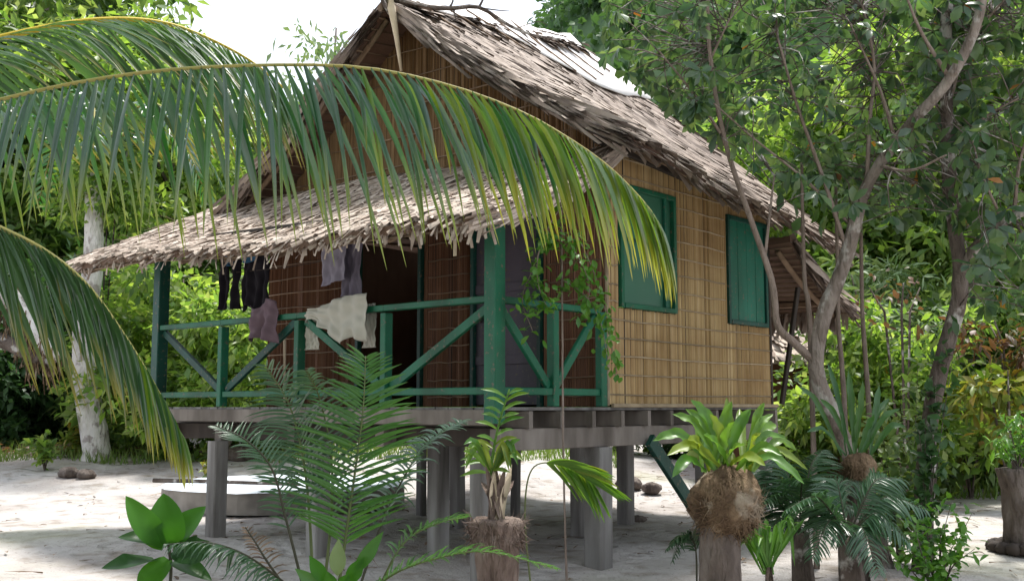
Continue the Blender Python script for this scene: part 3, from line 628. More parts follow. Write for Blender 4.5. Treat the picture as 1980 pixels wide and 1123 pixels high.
for px, py0, py1 in ((880, 420, 495),):
    b, zt = onA(px, py0, -.3); zb = onA(px, py1, -.3)[1]
    MB().beam(H(-.3, b, zt+.05), H(-.3, b, zb), .03, .008, -U).build('loose_leaf', 'pale_pole', rp_)
# loose fibres over the porch thatch
k = 900; s = RNG.uniform(0, 1, k); t = RNG.uniform(.05, .98, k); p = fP(s, t); dt = unit(fP(s, t+.01)-fP(s, t-.01)); p[:, 2] += RNG.uniform(.03, .07, k)
o = link('loose_fibres', leaves('loose_fibres', p, dt+RNG.normal(0, .22, (k, 3)), np.tile(arr([0, 0, 1.0]), (k, 1)), .4*RNG.uniform(.4, 1.3, k), .011, T_BLADE, None, wloc(house)), 'thatch', rp_); o['kind'] = 'stuff'
# ragged leaves hanging under the porch eave
k = 170; s = RNG.uniform(0, 1, k)**1.3; p = fP(s, np.full(k, .99)); p[:, 2] -= .03; dd = np.tile(arr([0, 0, -1.0]), (k, 1))+RNG.normal(0, .3, (k, 3))-arr(U)[None]*.25
o = link('eave_fringe', leaves('eave_fringe', p, dd, np.tile(-arr(U), (k, 1))+RNG.normal(0, .4, (k, 3)), .17*RNG.uniform(.3, 1.3, k), .035*RNG.uniform(.5, 1.2, k), T_STRIP, None, wloc(house)), 'thatch', rp_); o['kind'] = 'stuff'
# ------------------------------------------------------------------ washing on the porch
MB_line = MB().tube(spline([H(.30, 2.05, 2.93), H(.3, 2.6, 2.70), H(.3, 4.95, 2.74)], 9), .004, 5).build('clothes_line', 'dark_wood')
tag(MB_line, 'thin rope clothes line strung under the porch eave', 'clothes line')
def cloth(name, a, px0, px1, py0, py1, mat, label, cat, group=None, fold=.035, nf=3, top=lambda x: 0, bot=lambda x: 0, taper=0, legs=False):
    b0_, zt = onA(px0, py0, a); b1_, _ = onA(px1, py0, a); zb = onA((px0+px1)/2, py1, a)[1]
    nx, nz = 29, 20; vs = []; ph = random.uniform(0, 6)
    for j in range(nz):
        v_ = j/(nz-1)
        for i in range(nx):
            u_ = i/(nx-1); z0 = zt-top(u_)*(zt-zb); z1 = zb+bot(u_)*(zt-zb); uu = .5+(u_-.5)*(1-taper*v_)
            vs.append(H(a+fold*math.sin(u_*nf*6.28+ph+v_*.8)*(.35+.65*v_)+.012*math.sin(v_*9+u_*5)+.008*math.sin(u_*31+v_*7+ph)+.006*math.sin(v_*23-u_*17), b0_+(b1_-b0_)*uu, z0+(z1-z0)*v_))
    fs = [(j*nx+i, j*nx+i+1, (j+1)*nx+i+1, (j+1)*nx+i) for j in range(nz-1) for i in range(nx-1) if not (legs and i in (13, 14) and j > 5)]
    mb = MB(); mb.add(vs, fs); o = mb.build(name, mat, None, True)
    md = o.modifiers.new('thick', 'SOLIDIFY'); md.thickness = .002
    return tag(o, label, cat, group)
WG = 'washing hung on the porch'
cloth('trousers', .3, 428, 466, 478, 598, 'cl_dark', 'dark trousers hanging leftmost on the clothes line', 'trousers', WG, legs=True)
cloth('skirt', .32, 472, 520, 494, 602, 'cl_dark', 'dark skirt hanging beside the woven wall, right of the trousers', 'skirt', WG, taper=-.1, bot=lambda x: .12*math.sin(x*7))
cloth('blue_towel', .27, 440, 505, 474, 510, 'cl_blue', 'small blue towel folded over the clothes line above the dark clothes', 'towel', WG, bot=lambda x: .3*math.sin(x*5)**2)
cloth('shirt', .26, 624, 672, 440, 552, 'cl_lilac', 'pale lilac shirt hanging under the porch eave', 'shirt', WG, fold=.02, nf=2, taper=.12, bot=lambda x: .10*x)
cloth('shirt', .34, 660, 698, 445, 572, 'cl_grey', 'dark grey shirt hanging behind the lilac one beside the doorway', 'shirt', WG, fold=.02, nf=2)
cloth('sheet', -.09, 592, 708, 575, 672, 'cl_white', 'cream sheet thrown over the green porch rail', 'sheet', WG, fold=.022, nf=5, top=lambda x: .22*(1-x)+.03*math.sin(x*8), bot=lambda x: max(0, .5-.5*x)+.10*math.sin(x*8.5)+.05*math.sin(x*19))
cloth('rag', .06, 592, 618, 615, 676, 'cl_white', 'small cream rag hanging below the sheet on its left', 'rag', WG, fold=.015, nf=1)
cloth('towel', .07, 704, 728, 588, 672, 'cl_white', 'narrow tan towel hanging beside the bright green baluster', 'towel', WG, fold=.012, nf=1)
cloth('jumper', -.10, 480, 532, 590, 660, 'cl_plum', 'dark plum jumper bundled over the railing left of the cream sheet', 'jumper', WG, fold=.05, nf=2, top=lambda x: .12*math.sin(x*6), bot=lambda x: .1*math.sin(x*4))
pl = MB().tube([H(.42, onA(552, 700, .42)[0], 1.30), H(.46, onA(553, 640, .46)[0]+.02, 2.02)], .016, 8).build('broom_stick', 'pale_pole'); tag(pl, 'thin pale pole standing upright behind the porch railing', 'pole')
# ------------------------------------------------------------------ young coconut palm just outside the frame, three fronds reach in
def pp(lst): return [P(x, y, Y) for x, y, Y in lst]
pc = P(-470, 330, 6.1); pb = Vector((pc.x-.15, pc.y+.1, float(gz(pc.x, pc.y))-.1))
palm = thing('coconut_palm', pb, 'young coconut palm whose long arching fronds sweep in from the left edge', 'palm tree')
MB().tube(spline([pb, pb.lerp(pc, .5)+Vector((-.1, 0, 0)), pc], 10), [.2, .17, .15, .14, .13, .13, .13, .12, .11, .08], 12, wob=.06).build('trunk', 'bark_palm', palm, True)
NR = Vector((.12, .95, .1)).normalized()
f1 = pp([(-430, 320, 6.0), (-200, 245, 5.7), (0, 193, 5.5), (160, 158, 5.4), (330, 135, 5.3), (520, 126, 5.2), (700, 131, 5.15), (860, 163, 5.1), (1000, 213, 5.05), (1100, 268, 5.0), (1180, 325, 5.0), (1246, 392, 5.0), (1276, 436, 5.0)])
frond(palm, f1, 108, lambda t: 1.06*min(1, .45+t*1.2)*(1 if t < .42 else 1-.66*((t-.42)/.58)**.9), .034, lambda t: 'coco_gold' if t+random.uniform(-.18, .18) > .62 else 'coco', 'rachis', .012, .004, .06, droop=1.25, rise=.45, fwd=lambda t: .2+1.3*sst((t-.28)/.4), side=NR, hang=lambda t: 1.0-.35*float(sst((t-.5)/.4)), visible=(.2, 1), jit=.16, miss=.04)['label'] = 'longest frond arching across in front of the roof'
f2 = pp([(-430, 300, 6.2), (-200, 150, 6.5), (-60, 92, 6.7), (60, 60, 6.8), (160, 42, 6.9), (250, 38, 7.0), (330, 48, 7.1), (410, 78, 7.2), (490, 122, 7.3), (560, 180, 7.4)])
frond(palm, f2, 62, lambda t: 1.15*(1 if t < .6 else 1-.45*((t-.6)/.4)), .036, 'coco_low', 'rachis_yellow', .03, .006, .15, droop=.55, rise=.35, fwd=1.1, side=Vector((.1, .9, -.35)), hang=.75, visible=(.34, 1))['label'] = 'upper frond with a bright yellow midrib'
f3 = pp([(-430, 350, 5.7), (-250, 372, 5.4), (-100, 398, 5.2), (0, 440, 5.05), (90, 486, 4.95), (170, 552, 4.9), (245, 655, 4.85), (305, 755, 4.85), (348, 838, 4.85)])
frond(palm, f3, 70, lambda t: float(np.interp(t, [0, .4, .55, .7, .85, 1], [.95, .9, .72, .55, .42, .26])), .030, lambda t: 'coco_gold' if t+random.uniform(-.12, .12) > .84 else 'coco_low', 'rachis', .016, .004, .15, droop=.6, rise=.05, fwd=1.15, side=Vector((-.25, .9, 0)), hang=.85, visible=(.42, 1), jit=.16, miss=.03)['label'] = 'lower frond with yellowing tips'
for tip in ((-2.4, -1.2, .9), (-2.0, 1.9, 1.0), (-.6, -2.4, .3), (-.8, 2.6, 1.3)):
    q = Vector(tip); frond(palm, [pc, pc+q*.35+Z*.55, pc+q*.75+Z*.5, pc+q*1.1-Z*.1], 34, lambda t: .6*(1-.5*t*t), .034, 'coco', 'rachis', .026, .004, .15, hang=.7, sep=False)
# ------------------------------------------------------------------ tall palm trunk on the left
tb = Vector((P(190, 785, 18.4).x, 18.4, .4))
tall = thing('coconut_palm', tb, 'coconut palm with whitish curving trunk at the forest edge on the left', 'palm tree')
tp = [Vector((tb.x, 18.4, .2))]+pp([(186, 860, 18.4), (172, 780, 18.4), (163, 690, 18.4), (164, 620, 18.4), (178, 530, 18.4), (182, 440, 18.4), (180, 370, 18.4), (176, 330, 18.4)])
MB().tube(spline(tp, 40), [.36, .30, .26, .24]+[.235-.003*i for i in range(36)], 12, wob=.05).build('trunk', 'bark_palm', tall, True)
tc = tp[-1]
for k in range(9):
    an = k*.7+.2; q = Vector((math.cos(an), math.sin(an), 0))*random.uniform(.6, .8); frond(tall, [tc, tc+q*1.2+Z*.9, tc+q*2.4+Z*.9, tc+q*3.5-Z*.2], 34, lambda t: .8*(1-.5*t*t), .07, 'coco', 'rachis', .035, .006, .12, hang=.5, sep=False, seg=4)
# ------------------------------------------------------------------ background trees and bushes
def tree_mesh(name, h, w_, base, nclump, crad, per, L, W, tpl=T_DIA, trunk_r=.12, bark='bark', mat='mid', tall_crown=True):
    """prototype at the origin: trunk + limbs mesh and crown mesh"""
    mb = MB(); tops = []
    lean = Vector((random.uniform(-.4, .4), random.uniform(-.4, .4), 0))
    ax = [Vector((0, 0, -.4)), Vector((0, 0, h*.25))+lean*.3, Vector((0, 0, h*.55))+lean, Vector((0, 0, h*.92))+lean*.6]
    cur = spline(ax, 12); mb.tube(cur, [trunk_r*(1-.8*i/11) for i in range(12)], 8, wob=.05)
    for i in range(9):
        t = random.uniform(.25, .9); p = cur[int(t*11)]; an = i*2.4; q = p+Vector((math.cos(an), math.sin(an), .55))*w_*random.uniform(.45, .8)
        mb.tube(spline([p, p.lerp(q, .5)+Z*.15, q], 6), [trunk_r*.42*(1-.14*j) for j in range(6)], 5); tops.append(q)
    cl = shell_clumps((lean.x*.5, lean.y*.5, (h+base)/2), w_, w_, (h-base)/2, nclump, crad, .4)+[(arr(q), crad) for q in tops]
    return mb.mesh(name+'_trunk', None, True), clump_leaves(name+'_crown', cl, per, L, W, tpl)
PROTO = {}
def proto(key, mat, bark, *a, **k):
    t, c = tree_mesh(key, *a, **k); t.materials.append(M[bark]); c.materials.append(M[mat]); PROTO[key] = (t, c)
proto('bright_a', 'bright', 'bark_dark', 7.5, 2.4, .5, 120, .62, 95, .19, .10)
proto('bright_b', 'bright', 'bark', 7.5, 2.1, 1.2, 100, .6, 95, .22, .10)
proto('mid_a', 'mid', 'bark_dark', 8.0, 2.5, .8, 120, .66, 95, .20, .11)
proto('mid_b', 'mid', 'bark', 8.0, 2.2, 1.6, 90, .6, 90, .24, .12)
proto('deep_a', 'deep', 'bark_dark', 3.2, 1.9, -.1, 80, .5, 120, .17, .09, trunk_r=.06)
proto('bush_a', 'bright', 'bark', 2.6, 1.4, -.1, 60, .4, 110, .15, .085, trunk_r=.04)
proto('bush_b', 'mid', 'bark', 2.4, 1.3, -.1, 55, .38, 110, .16, .09, trunk_r=.04)
proto('sparse', 'pale', 'bark', 9.0, 1.8, 4.0, 30, .55, 22, .26, .10)
def plant(key, px, Y, h, label, cat='tree', group='trees behind the house', wide=1.0, name='forest_tree'):
    t, c = PROTO[key]; g = G(px, Y); h0 = {'bright_a': 7.5, 'bright_b': 7.5, 'mid_a': 8, 'mid_b': 8, 'deep_a': 3.2, 'bush_a': 2.6, 'bush_b': 2.4, 'sparse': 9}[key]
    o = thing(name, g, label, cat, group); s = h/h0; o.scale = (s*wide, s*wide, s); o.rotation_euler = (0, 0, random.uniform(0, 6.28))
    a = link('trunk', t, None, o); b = link('crown', c, None, o); return o
T_ = [('mid_a', -160, 26, 13, 1), ('bright_a', -20, 26, 11.5, 1), ('mid_b', 70, 30, 16, 1), ('bright_b', 150, 28, 12, 1.0), ('mid_a', 170, 32, 15.5, .75), ('bright_a', 315, 27, 10.2, .95), ('bright_b', 440, 28, 8.2, 1.1),
      ('mid_a', 560, 28, 8.4, 1.2), ('bright_a', 690, 30, 7.5, 1.3), ('mid_b', 850, 32, 7.5, 1.3)]
LT = ['darker green tree at the far left edge of the forest', 'bright green tree at the left edge behind the lower frond', 'tall dark tree behind the upper left frond', 'light green tree behind the white palm trunk', 'tallest dark tree left of the open sky',
      'bright green tree behind the left end of the porch roof', 'light green tree filling the gap between porch post and woven wall', 'green tree behind the left end of the house', 'bright tree hidden behind the porch', 'loose tree directly behind the house']
for (k, px, Y, h, wd), lb in zip(T_, LT): plant(k, px, Y, h, lb, group='trees left of the house', wide=wd)
T2 = [('bright_b', 1290, 25, 7.5, 1.2), ('bright_b', 1420, 24, 8.5, 1.1), ('bright_a', 1540, 21, 7.2, 1.1), ('bright_a', 1650, 25, 10.0, 1.1), ('bright_b', 1730, 20, 9.0, 1.0), ('bright_b', 1830, 25, 11.5, 1.1), ('bright_a', 1920, 19.5, 9.5, 1.0), ('mid_b', 2040, 22, 12, 1.1)]
L2 = ['light green tree just right of the far roof edge', 'green tree behind the right end of the roof', 'bright tree behind the hanging stems', 'tall bright tree behind the leaning trunk', 'bright tree seen between the two right trunks',
      'tall light green tree behind the mottled trunk', 'bright green tree near the right edge', 'dark tree at the far right edge']
for (k, px, Y, h, wd), lb in zip(T2, L2): plant(k, px, Y, h, lb, group='trees right of the house', wide=wd)
plant('sparse', 505, 38, 13.4, 'thin distant tree top against the white sky left of the roof', wide=.9)
plant('sparse', 655, 42, 17.5, 'sparse tree rising beside the left slope of the roof', wide=.8)
plant('sparse', 470, 44, 14.5, 'small distant tree beside the upper frond tip', wide=.9)
SH = [('deep_a', -60, 20.8, 3.4, 'dark shrub at the left edge under the fallen limb'), ('deep_a', 60, 22.0, 3.2, 'dark shrub left of the white palm trunk'), ('deep_a', 140, 23.0, 3.8, 'dark shrub right behind the white palm trunk'),
      ('bush_b', 275, 21.0, 2.8, 'mid green bush right of the white palm trunk'), ('bush_a', 350, 18.9, 3.4, 'bright bush behind the left porch post'), ('bush_a', 440, 18.2, 3.1, 'bright bush seen through the porch railing'), ('bush_b', 530, 21, 2.8, 'bush behind the corner of the woven porch wall'),
      ('bush_b', 680, 22, 2.2, 'low bush behind the stilts in the middle'), ('bush_b', 1010, 24, 1.9, 'low bush far behind the corner post'), ('bush_a', 1190, 23, 2.0, 'low bush far behind the right front stilt'), ('deep_a', 1330, 23, 2.1, 'dark low shrub behind the nest fern'),
      ('bush_a', 1545, 16.0, 1.35, 'bright bush below the far thatched roof'), ('bush_a', 1755, 15.4, 2.7, 'bright bush seen between the leaning and the mottled trunk'), ('bush_b', 1800, 17.2, 3.2, 'mid green bush behind the mottled trunk base'), ('bush_a', 1900, 18.0, 3.6, 'light green bush behind the red shrub'), ('deep_a', 1800, 18.0, 2.6, 'dark shrub behind the mottled trunk'), ('bush_a', 2010, 17, 3.0, 'bush cut by the right edge')]
for k, px, Y, h, lb in SH: plant(k, px, Y, h, lb, 'bush', 'bushes at the forest edge', name='bush')
# unseen trees added around the view to block low sky light
RING = [('mid_a', -2.5, -11.0, 12), ('bright_a', -7.5, -7.0, 11), ('mid_a', -10.5, -1.5, 12), ('mid_b', 13.5, 14.5, 11)]
RL = ['behind the camera', 'behind the camera on the left', 'at the left rear of the clearing', 'far right beyond the shed']
for (k, x, y, h), lb in zip(RING, RL):
    o = plant(k, 990, 10, h, 'unseen forest tree added '+lb, group='added trees outside the picture', wide=1.25); o.location = (x, y, float(gz(x, y)))
# forested hill far behind
def hill():
    n_ = 50; x = np.linspace(-60, 190, n_); y = np.linspace(60, 260, n_); X, Y = np.meshgrid(x, y); hz = lambda a, b: 104*np.exp(-((a-50)/50)**2-((b-125)/45)**2)-2
    v = np.stack([X, Y, hz(X, Y)], -1).reshape(-1, 3); i = np.arange(n_*n_).reshape(n_, n_)
    f = np.stack([i[:-1, :-1], i[:-1, 1:], i[1:, 1:], i[1:, :-1]], -1).reshape(-1, 4)
    tag(link('hill', new_mesh('hill', v, f, smooth=True), 'far'), 'forested green hill far behind the roof', kind='structure')
    cl = []
    while len(cl) < 900:
        a, b = random.uniform(-30, 80), random.uniform(66, 130); z = hz(a, b)
        if z > 3: cl.append((arr([a, b, z+random.uniform(.5, 4)]), random.uniform(1.6, 3.2)))
    tag(link('hillside_forest', clump_leaves('hillside_forest', cl, 70, 1.1, .7), 'far'), 'mass of trees covering the far hill', 'forest', kind='stuff')
hill()
# ------------------------------------------------------------------ sea almond trees on the right
def limb(mb, lst, r0, r1, n_=18, wob=.06, seg=9):
    c = spline(pp(lst), n_); mb.tube(c, [r0+(r1-r0)*(i/(n_-1))**.8 for i in range(n_)], seg, wob=wob); return c
def limb_part(root, name, lst, r0, r1, mat="bark", n_=18, wob=.06, seg=9):
    mb = MB(); c = limb(mb, lst, r0, r1, n_, wob, seg); mb.build(name, mat, root, True); return c
b1 = G(1700, 9.4)
t1 = thing('almond_tree', b1, 'leaning broad-leaved tree with grey trunk at the right corner of the house', 'tree')
SK = []
SK += limb_part(t1, 'trunk', [(1712, 1110, 9.4), (1668, 935, 9.25), (1606, 800, 9.1), (1578, 712, 9.0), (1592, 610, 8.95), (1636, 500, 8.9), (1676, 360, 8.8), (1752, 250, 8.65), (1836, 152, 8.45), (1890, 40, 8.3), (1910, -90, 8.2)], .086, .036, 'bark', 34, .15, 10)
SK += limb_part(t1, 'limb', [(1582, 705, 9.0), (1535, 662, 8.95), (1503, 628, 8.9), (1493, 545, 8.85), (1452, 425, 8.8), (1402, 275, 8.7), (1374, 115, 8.6), (1366, -40, 8.5)], .04, .014, 'bark_pink', 26, .05, 8)
for l, r in (([(1478, 505, 8.83), (1490, 400, 8.9), (1497, 340, 9.0)], .016), ([(1402, 270, 8.7), (1340, 180, 8.6), (1275, 100, 8.5)], .015), ([(1374, 115, 8.6), (1400, 60, 8.5), (1430, 0, 8.4)], .012), ([(1640, 490, 8.9), (1590, 340, 8.8), (1540, 200, 8.7), (1500, 60, 8.6)], .022),
             ([(1676, 355, 8.8), (1682, 230, 8.8), (1690, 120, 8.8), (1660, -20, 8.7)], .022), ([(1730, 270, 8.7), (1700, 170, 8.6), (1640, 40, 8.5)], .018), ([(1640, 430, 8.9), (1560, 350, 8.8), (1460, 270, 8.6), (1380, 200, 8.4)], .014), ([(1836, 152, 8.45), (1780, 60, 8.3), (1740, -40, 8.2)], .02),
             ([(1700, 320, 8.75), (1760, 330, 8.2), (1830, 300, 7.9)], .016)):
    SK += limb_part(t1, 'branch', l, r, r*.4, 'bark_pink', 14, .05, 6)
b2 = G(1792, 9.2)
t2 = thing('almond_tree', b2, 'mottled dark trunk tree with a side limb reaching to the right edge', 'tree')
SK2 = limb_part(t2, 'trunk', [(1785, 1120, 9.2), (1788, 960, 9.2), (1796, 830, 9.15), (1815, 720, 9.1), (1850, 600, 9.05), (1856, 520, 9.0), (1840, 400, 9.0), (1832, 260, 8.9), (1828, 120, 8.8), (1835, -60, 8.7)], .09, .045, 'bark_dark', 30, .14, 9)
SK2 += limb_part(t2, 'limb', [(1854, 545, 9.0), (1885, 478, 8.9), (1940, 430, 8.8), (2020, 390, 8.6), (2120, 330, 8.5)], .048, .026, 'bark', 14, .1, 8)
for l, r in (([(1940, 430, 8.8), (1900, 340, 8.6), (1880, 270, 8.5)], .014), ([(1832, 300, 8.9), (1900, 230, 8.7), (1970, 190, 8.5)], .016), ([(1835, 200, 8.9), (1870, 90, 8.7), (1950, -10, 8.5)], .02), ([(1960, 420, 8.75), (1975, 300, 8.6), (2030, 150, 8.4)], .018)):
    SK2 += limb_part(t2, 'branch', l, r, r*.4, 'bark_pink', 12, .05, 6)
for x, y0, y1, yb, nm in ((1622, 500, 770, 9.6, 'thin pale sapling stem right behind the leaning trunk'), (1668, 470, 760, 9.7, 'thicker pale sapling stem right of the leaning trunk'), (1556, 455, 640, 9.3, 'thin hanging stem in front of the rear roof')):
    top = P(x-6, y0-140, yb); q = thing('sapling', G(x+12, yb), nm, 'sapling', 'thin stems by the leaning trunk')
    MB().tube(spline([G(x+14, yb)-Z*.1, P(x+10, y1, yb), P(x, (y0+y1)/2, yb), P(x-3, y0, yb), top], 20), [.026-.0007*i for i in range(20)], 6, wob=.08).build('stem', 'bark_pink', q, True)
    clump_o = link('crown', clump_leaves('crown', [(arr(top)+rv(1)[0]*.25, .22) for _ in range(5)], 14, .16, .08, T_OVAL, q.location), 'almond', q)
def rosettes(root, sk, n_, accept, yr, L, orange=0):
    sk = arr([tuple(q) for q in sk]); Bs = []; Ds = []; Ns = []; tw = MB(); org = wloc(root); cen = []
    while len(cen) < n_:
        px, py = random.uniform(1150, 2080), random.uniform(-90, 620)
        if not accept(px, py): continue
        cen.append(P(px, py, random.uniform(*yr)))
    for c in cen:
        j = np.argmin(np.linalg.norm(sk-arr(c), axis=1)+RNG.uniform(0, .8, len(sk))); q = Vector(sk[j])
        tw.tube(spline([q, q.lerp(c, .55)+Vector((random.uniform(-.08, .08), random.uniform(-.08, .08), random.uniform(-.02, .1))), c], 5), [.006, .005, .005, .004, .003], 4, cap=False)
        ax = (c-q).normalized()+Vector((0, 0, .3)); k = random.randint(5, 9); _, s1, s2 = frame(ax)
        for i in range(k):
            an = i*6.283/k+random.uniform(-.35, .35); rad = s1*math.cos(an)+s2*math.sin(an); d = rad+ax*random.uniform(-.1, .45)-Z*random.uniform(.25, 1.3)
            Bs.append(tuple(c+rad*.012)); Ds.append(tuple(d)); nn = ax*.9+Z*.35-rad*.15+Vector((random.uniform(-.4, .4), random.uniform(-.4, .4), random.uniform(-.3, .3))); Ns.append(tuple(nn))
    N = len(Bs); Ls = L*RNG.uniform(.6, 1.2, N); Ws = Ls*RNG.uniform(.36, .54, N)
    sel = np.zeros(N, bool)
    if orange: sel[RNG.choice(N, orange, replace=False)] = True
    Bs, Ds, Ns = arr(Bs), arr(Ds), arr(Ns)
    cr_ = link('crown', leaves('crown', Bs[~sel], Ds[~sel], Ns[~sel], Ls[~sel], Ws[~sel], T_OVAL, None, org), 'almond', root)
    for i in np.nonzero(sel)[0]: link('orange_leaf', leaves('orange_leaf', Bs[i:i+1], Ds[i:i+1], Ns[i:i+1], Ls[i:i+1], Ws[i:i+1]*1.2, T_OVAL, None, org), 'orange', cr_)
    tw.build('twigs', 'bark_dark', cr_, True)
def acc1(px, py):
    if px > 1900 or px < 1165: return False
    lim = 175+.62*(px-1200)
    if py > min(lim-20, 430): return False
    if px < 1215 and py > 175: return False
    if 1480 < px < 1820 and 60 < py and random.random() < .45: return False
    if px < 1300 and py < 60 and random.random() < .5: return False
    return True
def acc2(px, py):
    if px < 1760: return False
    if py > 330 and (px < 1870 or random.random() < .45): return False
    if px < 1850 and py > 150 and random.random() < .6: return False
    return py < 610
rosettes(t1, SK, 500, acc1, (8.3, 10.9), .14, 26)
rosettes(t2, SK2, 310, acc2, (8.2, 10.8), .14, 12)
# ------------------------------------------------------------------ bare branch resting on the ridge
bb = thing('dead_branch', P(900, 20, 11.2), 'bare dead branch lying along the top of the roof ridge', 'branch')
limb_part(bb, 'stem', [(722, -40, 10.85), (760, -4, 10.85), (812, 12, 10.9), (868, 17, 11.1), (926, 15, 11.3), (985, 50, 11.6), (1030, 68, 11.9), (1082, 76, 12.2)], .04, .012, 'bark_dark', 22, .1, 7)
for l, r in (([(728, -30, 10.8), (748, 18, 10.72), (775, 38, 10.68), (830, 55, 10.75)], .02), ([(868, 17, 11.1), (876, 0, 11.1), (872, -30, 11.1)], .01), ([(926, 15, 11.3), (935, -5, 11.3), (940, -40, 11.3)], .012), ([(930, 16, 11.3), (960, 20, 11.3), (985, 22, 11.35)], .007), ([(877, 17, 11.1), (882, 40, 11.2)], .008), ([(1000, 55, 11.7), (1040, 42, 11.8), (1060, 50, 11.8)], .005)):
    limb_part(bb, 'twig', l, r*1.4, r*.6, 'bark_dark', 8, .06, 5)

# ------------------------------------------------------------------ unseen tree added to shade the foreground, crown above the frame
q0 = Vector((-5.6, 3.2, -.13)); shd = thing('added_shade_tree', q0, 'unseen tree added for shade left of the viewpoint, its crown above the picture', 'tree')
mb = MB(); mb.tube(spline([q0-Z*.2, q0+Vector((.2, .3, 2.5)), q0+Vector((.9, 1.2, 5)), q0+Vector((2.2, 2.4, 7.2))], 14), [.3-.014*i for i in range(14)], 10, wob=.06)
cl = []
for i in range(150):
    x, y = random.uniform(-6.5, 1.2), random.uniform(1.5, 9.3); cl.append((arr([x, y, 6.3+random.uniform(0, 1.8)]), random.uniform(.35, .6)))
for i in range(0, 150, 12):
    c = Vector(cl[i][0]); p = q0+Vector((1.4, 1.7, 6)); mb.tube(spline([p, p.lerp(c, .5)+Z*.3, c], 6), [.07-.01*j for j in range(6)], 6)
mb.build('trunk', 'bark', shd, True); link('crown', clump_leaves('crown', cl, 34, .24, .13, T_DIA, q0), 'mid', shd)
# ------------------------------------------------------------------ foreground plants
# young cycad in front of the porch
cy = thing('cycad', G(640, 6.3), 'cycad with tall feathery fronds standing in front of the porch', 'cycad')
YB = 6.3
def lf(mx, a=.25, tipk=.75): return lambda t: mx*min(1, .35+t*2.2)*(1-tipk*max(0, (t-.45)/.55)**1.5)
CAMN = Vector((.05, -1, .25))
frond(cy, pp([(652, 1150, YB), (668, 1040, YB), (688, 900, YB), (702, 790, YB), (707, 688, YB+.1)]), 44, lf(.42, tipk=.7), .021, 'cycad', 'rachis_green', .011, .003, .22, droop=.35, rise=.1, fwd=.55, side=Vector((1, .1, 0)), seg=5)['label'] = 'upright bright green frond'
frond(cy, pp([(606, 1150, YB), (597, 980, YB+.1), (583, 870, YB+.15), (558, 780, YB+.2), (512, 705, YB+.25)]), 34, lf(.38), .018, 'cycad_blue', 'rachis_green', .010, .003, .25, droop=.6, rise=.2, fwd=.6, side=Vector((.85, -.5, .2)), seg=5)
frond(cy, pp([(625, 1150, YB), (640, 1000, YB+.05), (640, 880, YB+.1), (618, 770, YB+.1), (592, 715, YB+.0)]), 32, lf(.36), .017, 'cycad_blue', 'rachis_green', .010, .003, .25, droop=.7, rise=.2, fwd=.5, side=Vector((.9, -.45, .1)), seg=5)
frond(cy, pp([(590, 1150, YB-.1), (552, 1000, YB-.1), (525, 905, YB-.15), (475, 850, YB-.2), (415, 822, YB-.2)]), 30, lf(.20), .014, 'cycad_dark', 'rachis_dark', .009, .003, .2, droop=.5, rise=.2, fwd=.6, side=Vector((.6, .8, .2)), seg=5, sep=False)
frond(cy, pp([(690, 1150, YB), (735, 1020, YB+.1), (785, 915, YB+.15), (828, 855, YB+.2), (895, 812, YB+.2)]), 36, lf(.36), .018, 'cycad_blue', 'rachis_dark', .009, .003, .25, droop=1.0, rise=.35, fwd=.4, side=Vector((.55, -.8, .1)), seg=5)
frond(cy, pp([(700, 1160, YB), (760, 1110, YB-.2), (840, 1080, YB-.3), (940, 1066, YB-.35), (1075, 1098, YB-.35)]), 40, lf(.26), .016, 'cycad', 'rachis_green', .008, .003, .1, droop=.7, rise=.3, fwd=.5, side=Vector((.1, -.95, .2)), seg=5, sep=False)
frond(cy, pp([(590, 1160, YB), (530, 1110, YB-.3), (470, 1070, YB-.5), (400, 1048, YB-.6), (318, 1052, YB-.6)]), 34, lf(.24), .016, 'cycad_dark', 'rachis_dark', .008, .003, .1, droop=1.3, rise=.3, fwd=.4, side=Vector((-.1, -.95, .2)), seg=5, sep=False)
frond(cy, pp([(570, 1160, YB), (520, 1090, YB-.1), (495, 1050, YB-.1), (474, 1018, YB-.1)]), 14, lf(.10), .012, 'litter', 'rachis_dark', .009, .003, .2, side=Vector((.8, .6, 0)), seg=4, sep=False)
frond(cy, pp([(720, 1160, YB), (780, 1050, YB), (850, 1010, YB), (900, 1000, YB+.1)]), 24, lf(.22), .014, 'cycad', 'rachis_green', .008, .003, .2, droop=.8, rise=.3, fwd=.5, side=Vector((.3, -.9, .2)), seg=5, sep=False)
MB().tube([G(640, 6.3)-Z*.1, G(640, 6.3)+Z*.16], [.11, .085], 10, wob=.12).build('trunk', 'husk', cy, True)
# broad-leaved seedling at the lower left
Yb = 5.9; bl = thing('broadleaf_seedling', G(332, Yb), 'low seedling with large oval bright green leaves at the lower left', 'plant')
ov = lambda s: max(.03, math.sin(math.pi*min(1, s*.94+.06)**.85))**.8
def BL(lst, wpx, mat, nrm=(0, -1, .45)): strap_leaf(bl, pp([(x, y, Yb+dy) for x, y, dy in lst]), wpx/2080*Yb, mat, 'leaf', 0, .16, ov, nrm, n_=13)
BL([(328, 1052, 0), (322, 1010, -.04), (316, 953, .02)], 74, 'broad'); BL([(318, 1055, 0), (278, 1012, -.1), (243, 958, -.1)], 52, 'broad', (.5, -.8, .3)); BL([(334, 1052, 0), (368, 1012, .0), (398, 978, .04)], 62, 'broad', (-.5, -.8, .3))
BL([(300, 1082, 0), (248, 1088, -.18), (196, 1098, -.2)], 46, 'broad_dark', (0, -.55, .8)); BL([(315, 1062, 0), (270, 1042, -.1), (228, 1038, -.12)], 40, 'broad_dark', (0, -.5, .85)); BL([(338, 1062, 0), (380, 1066, -.1), (412, 1050, -.1)], 60, 'broad_dark', (.1, -.8, .5))
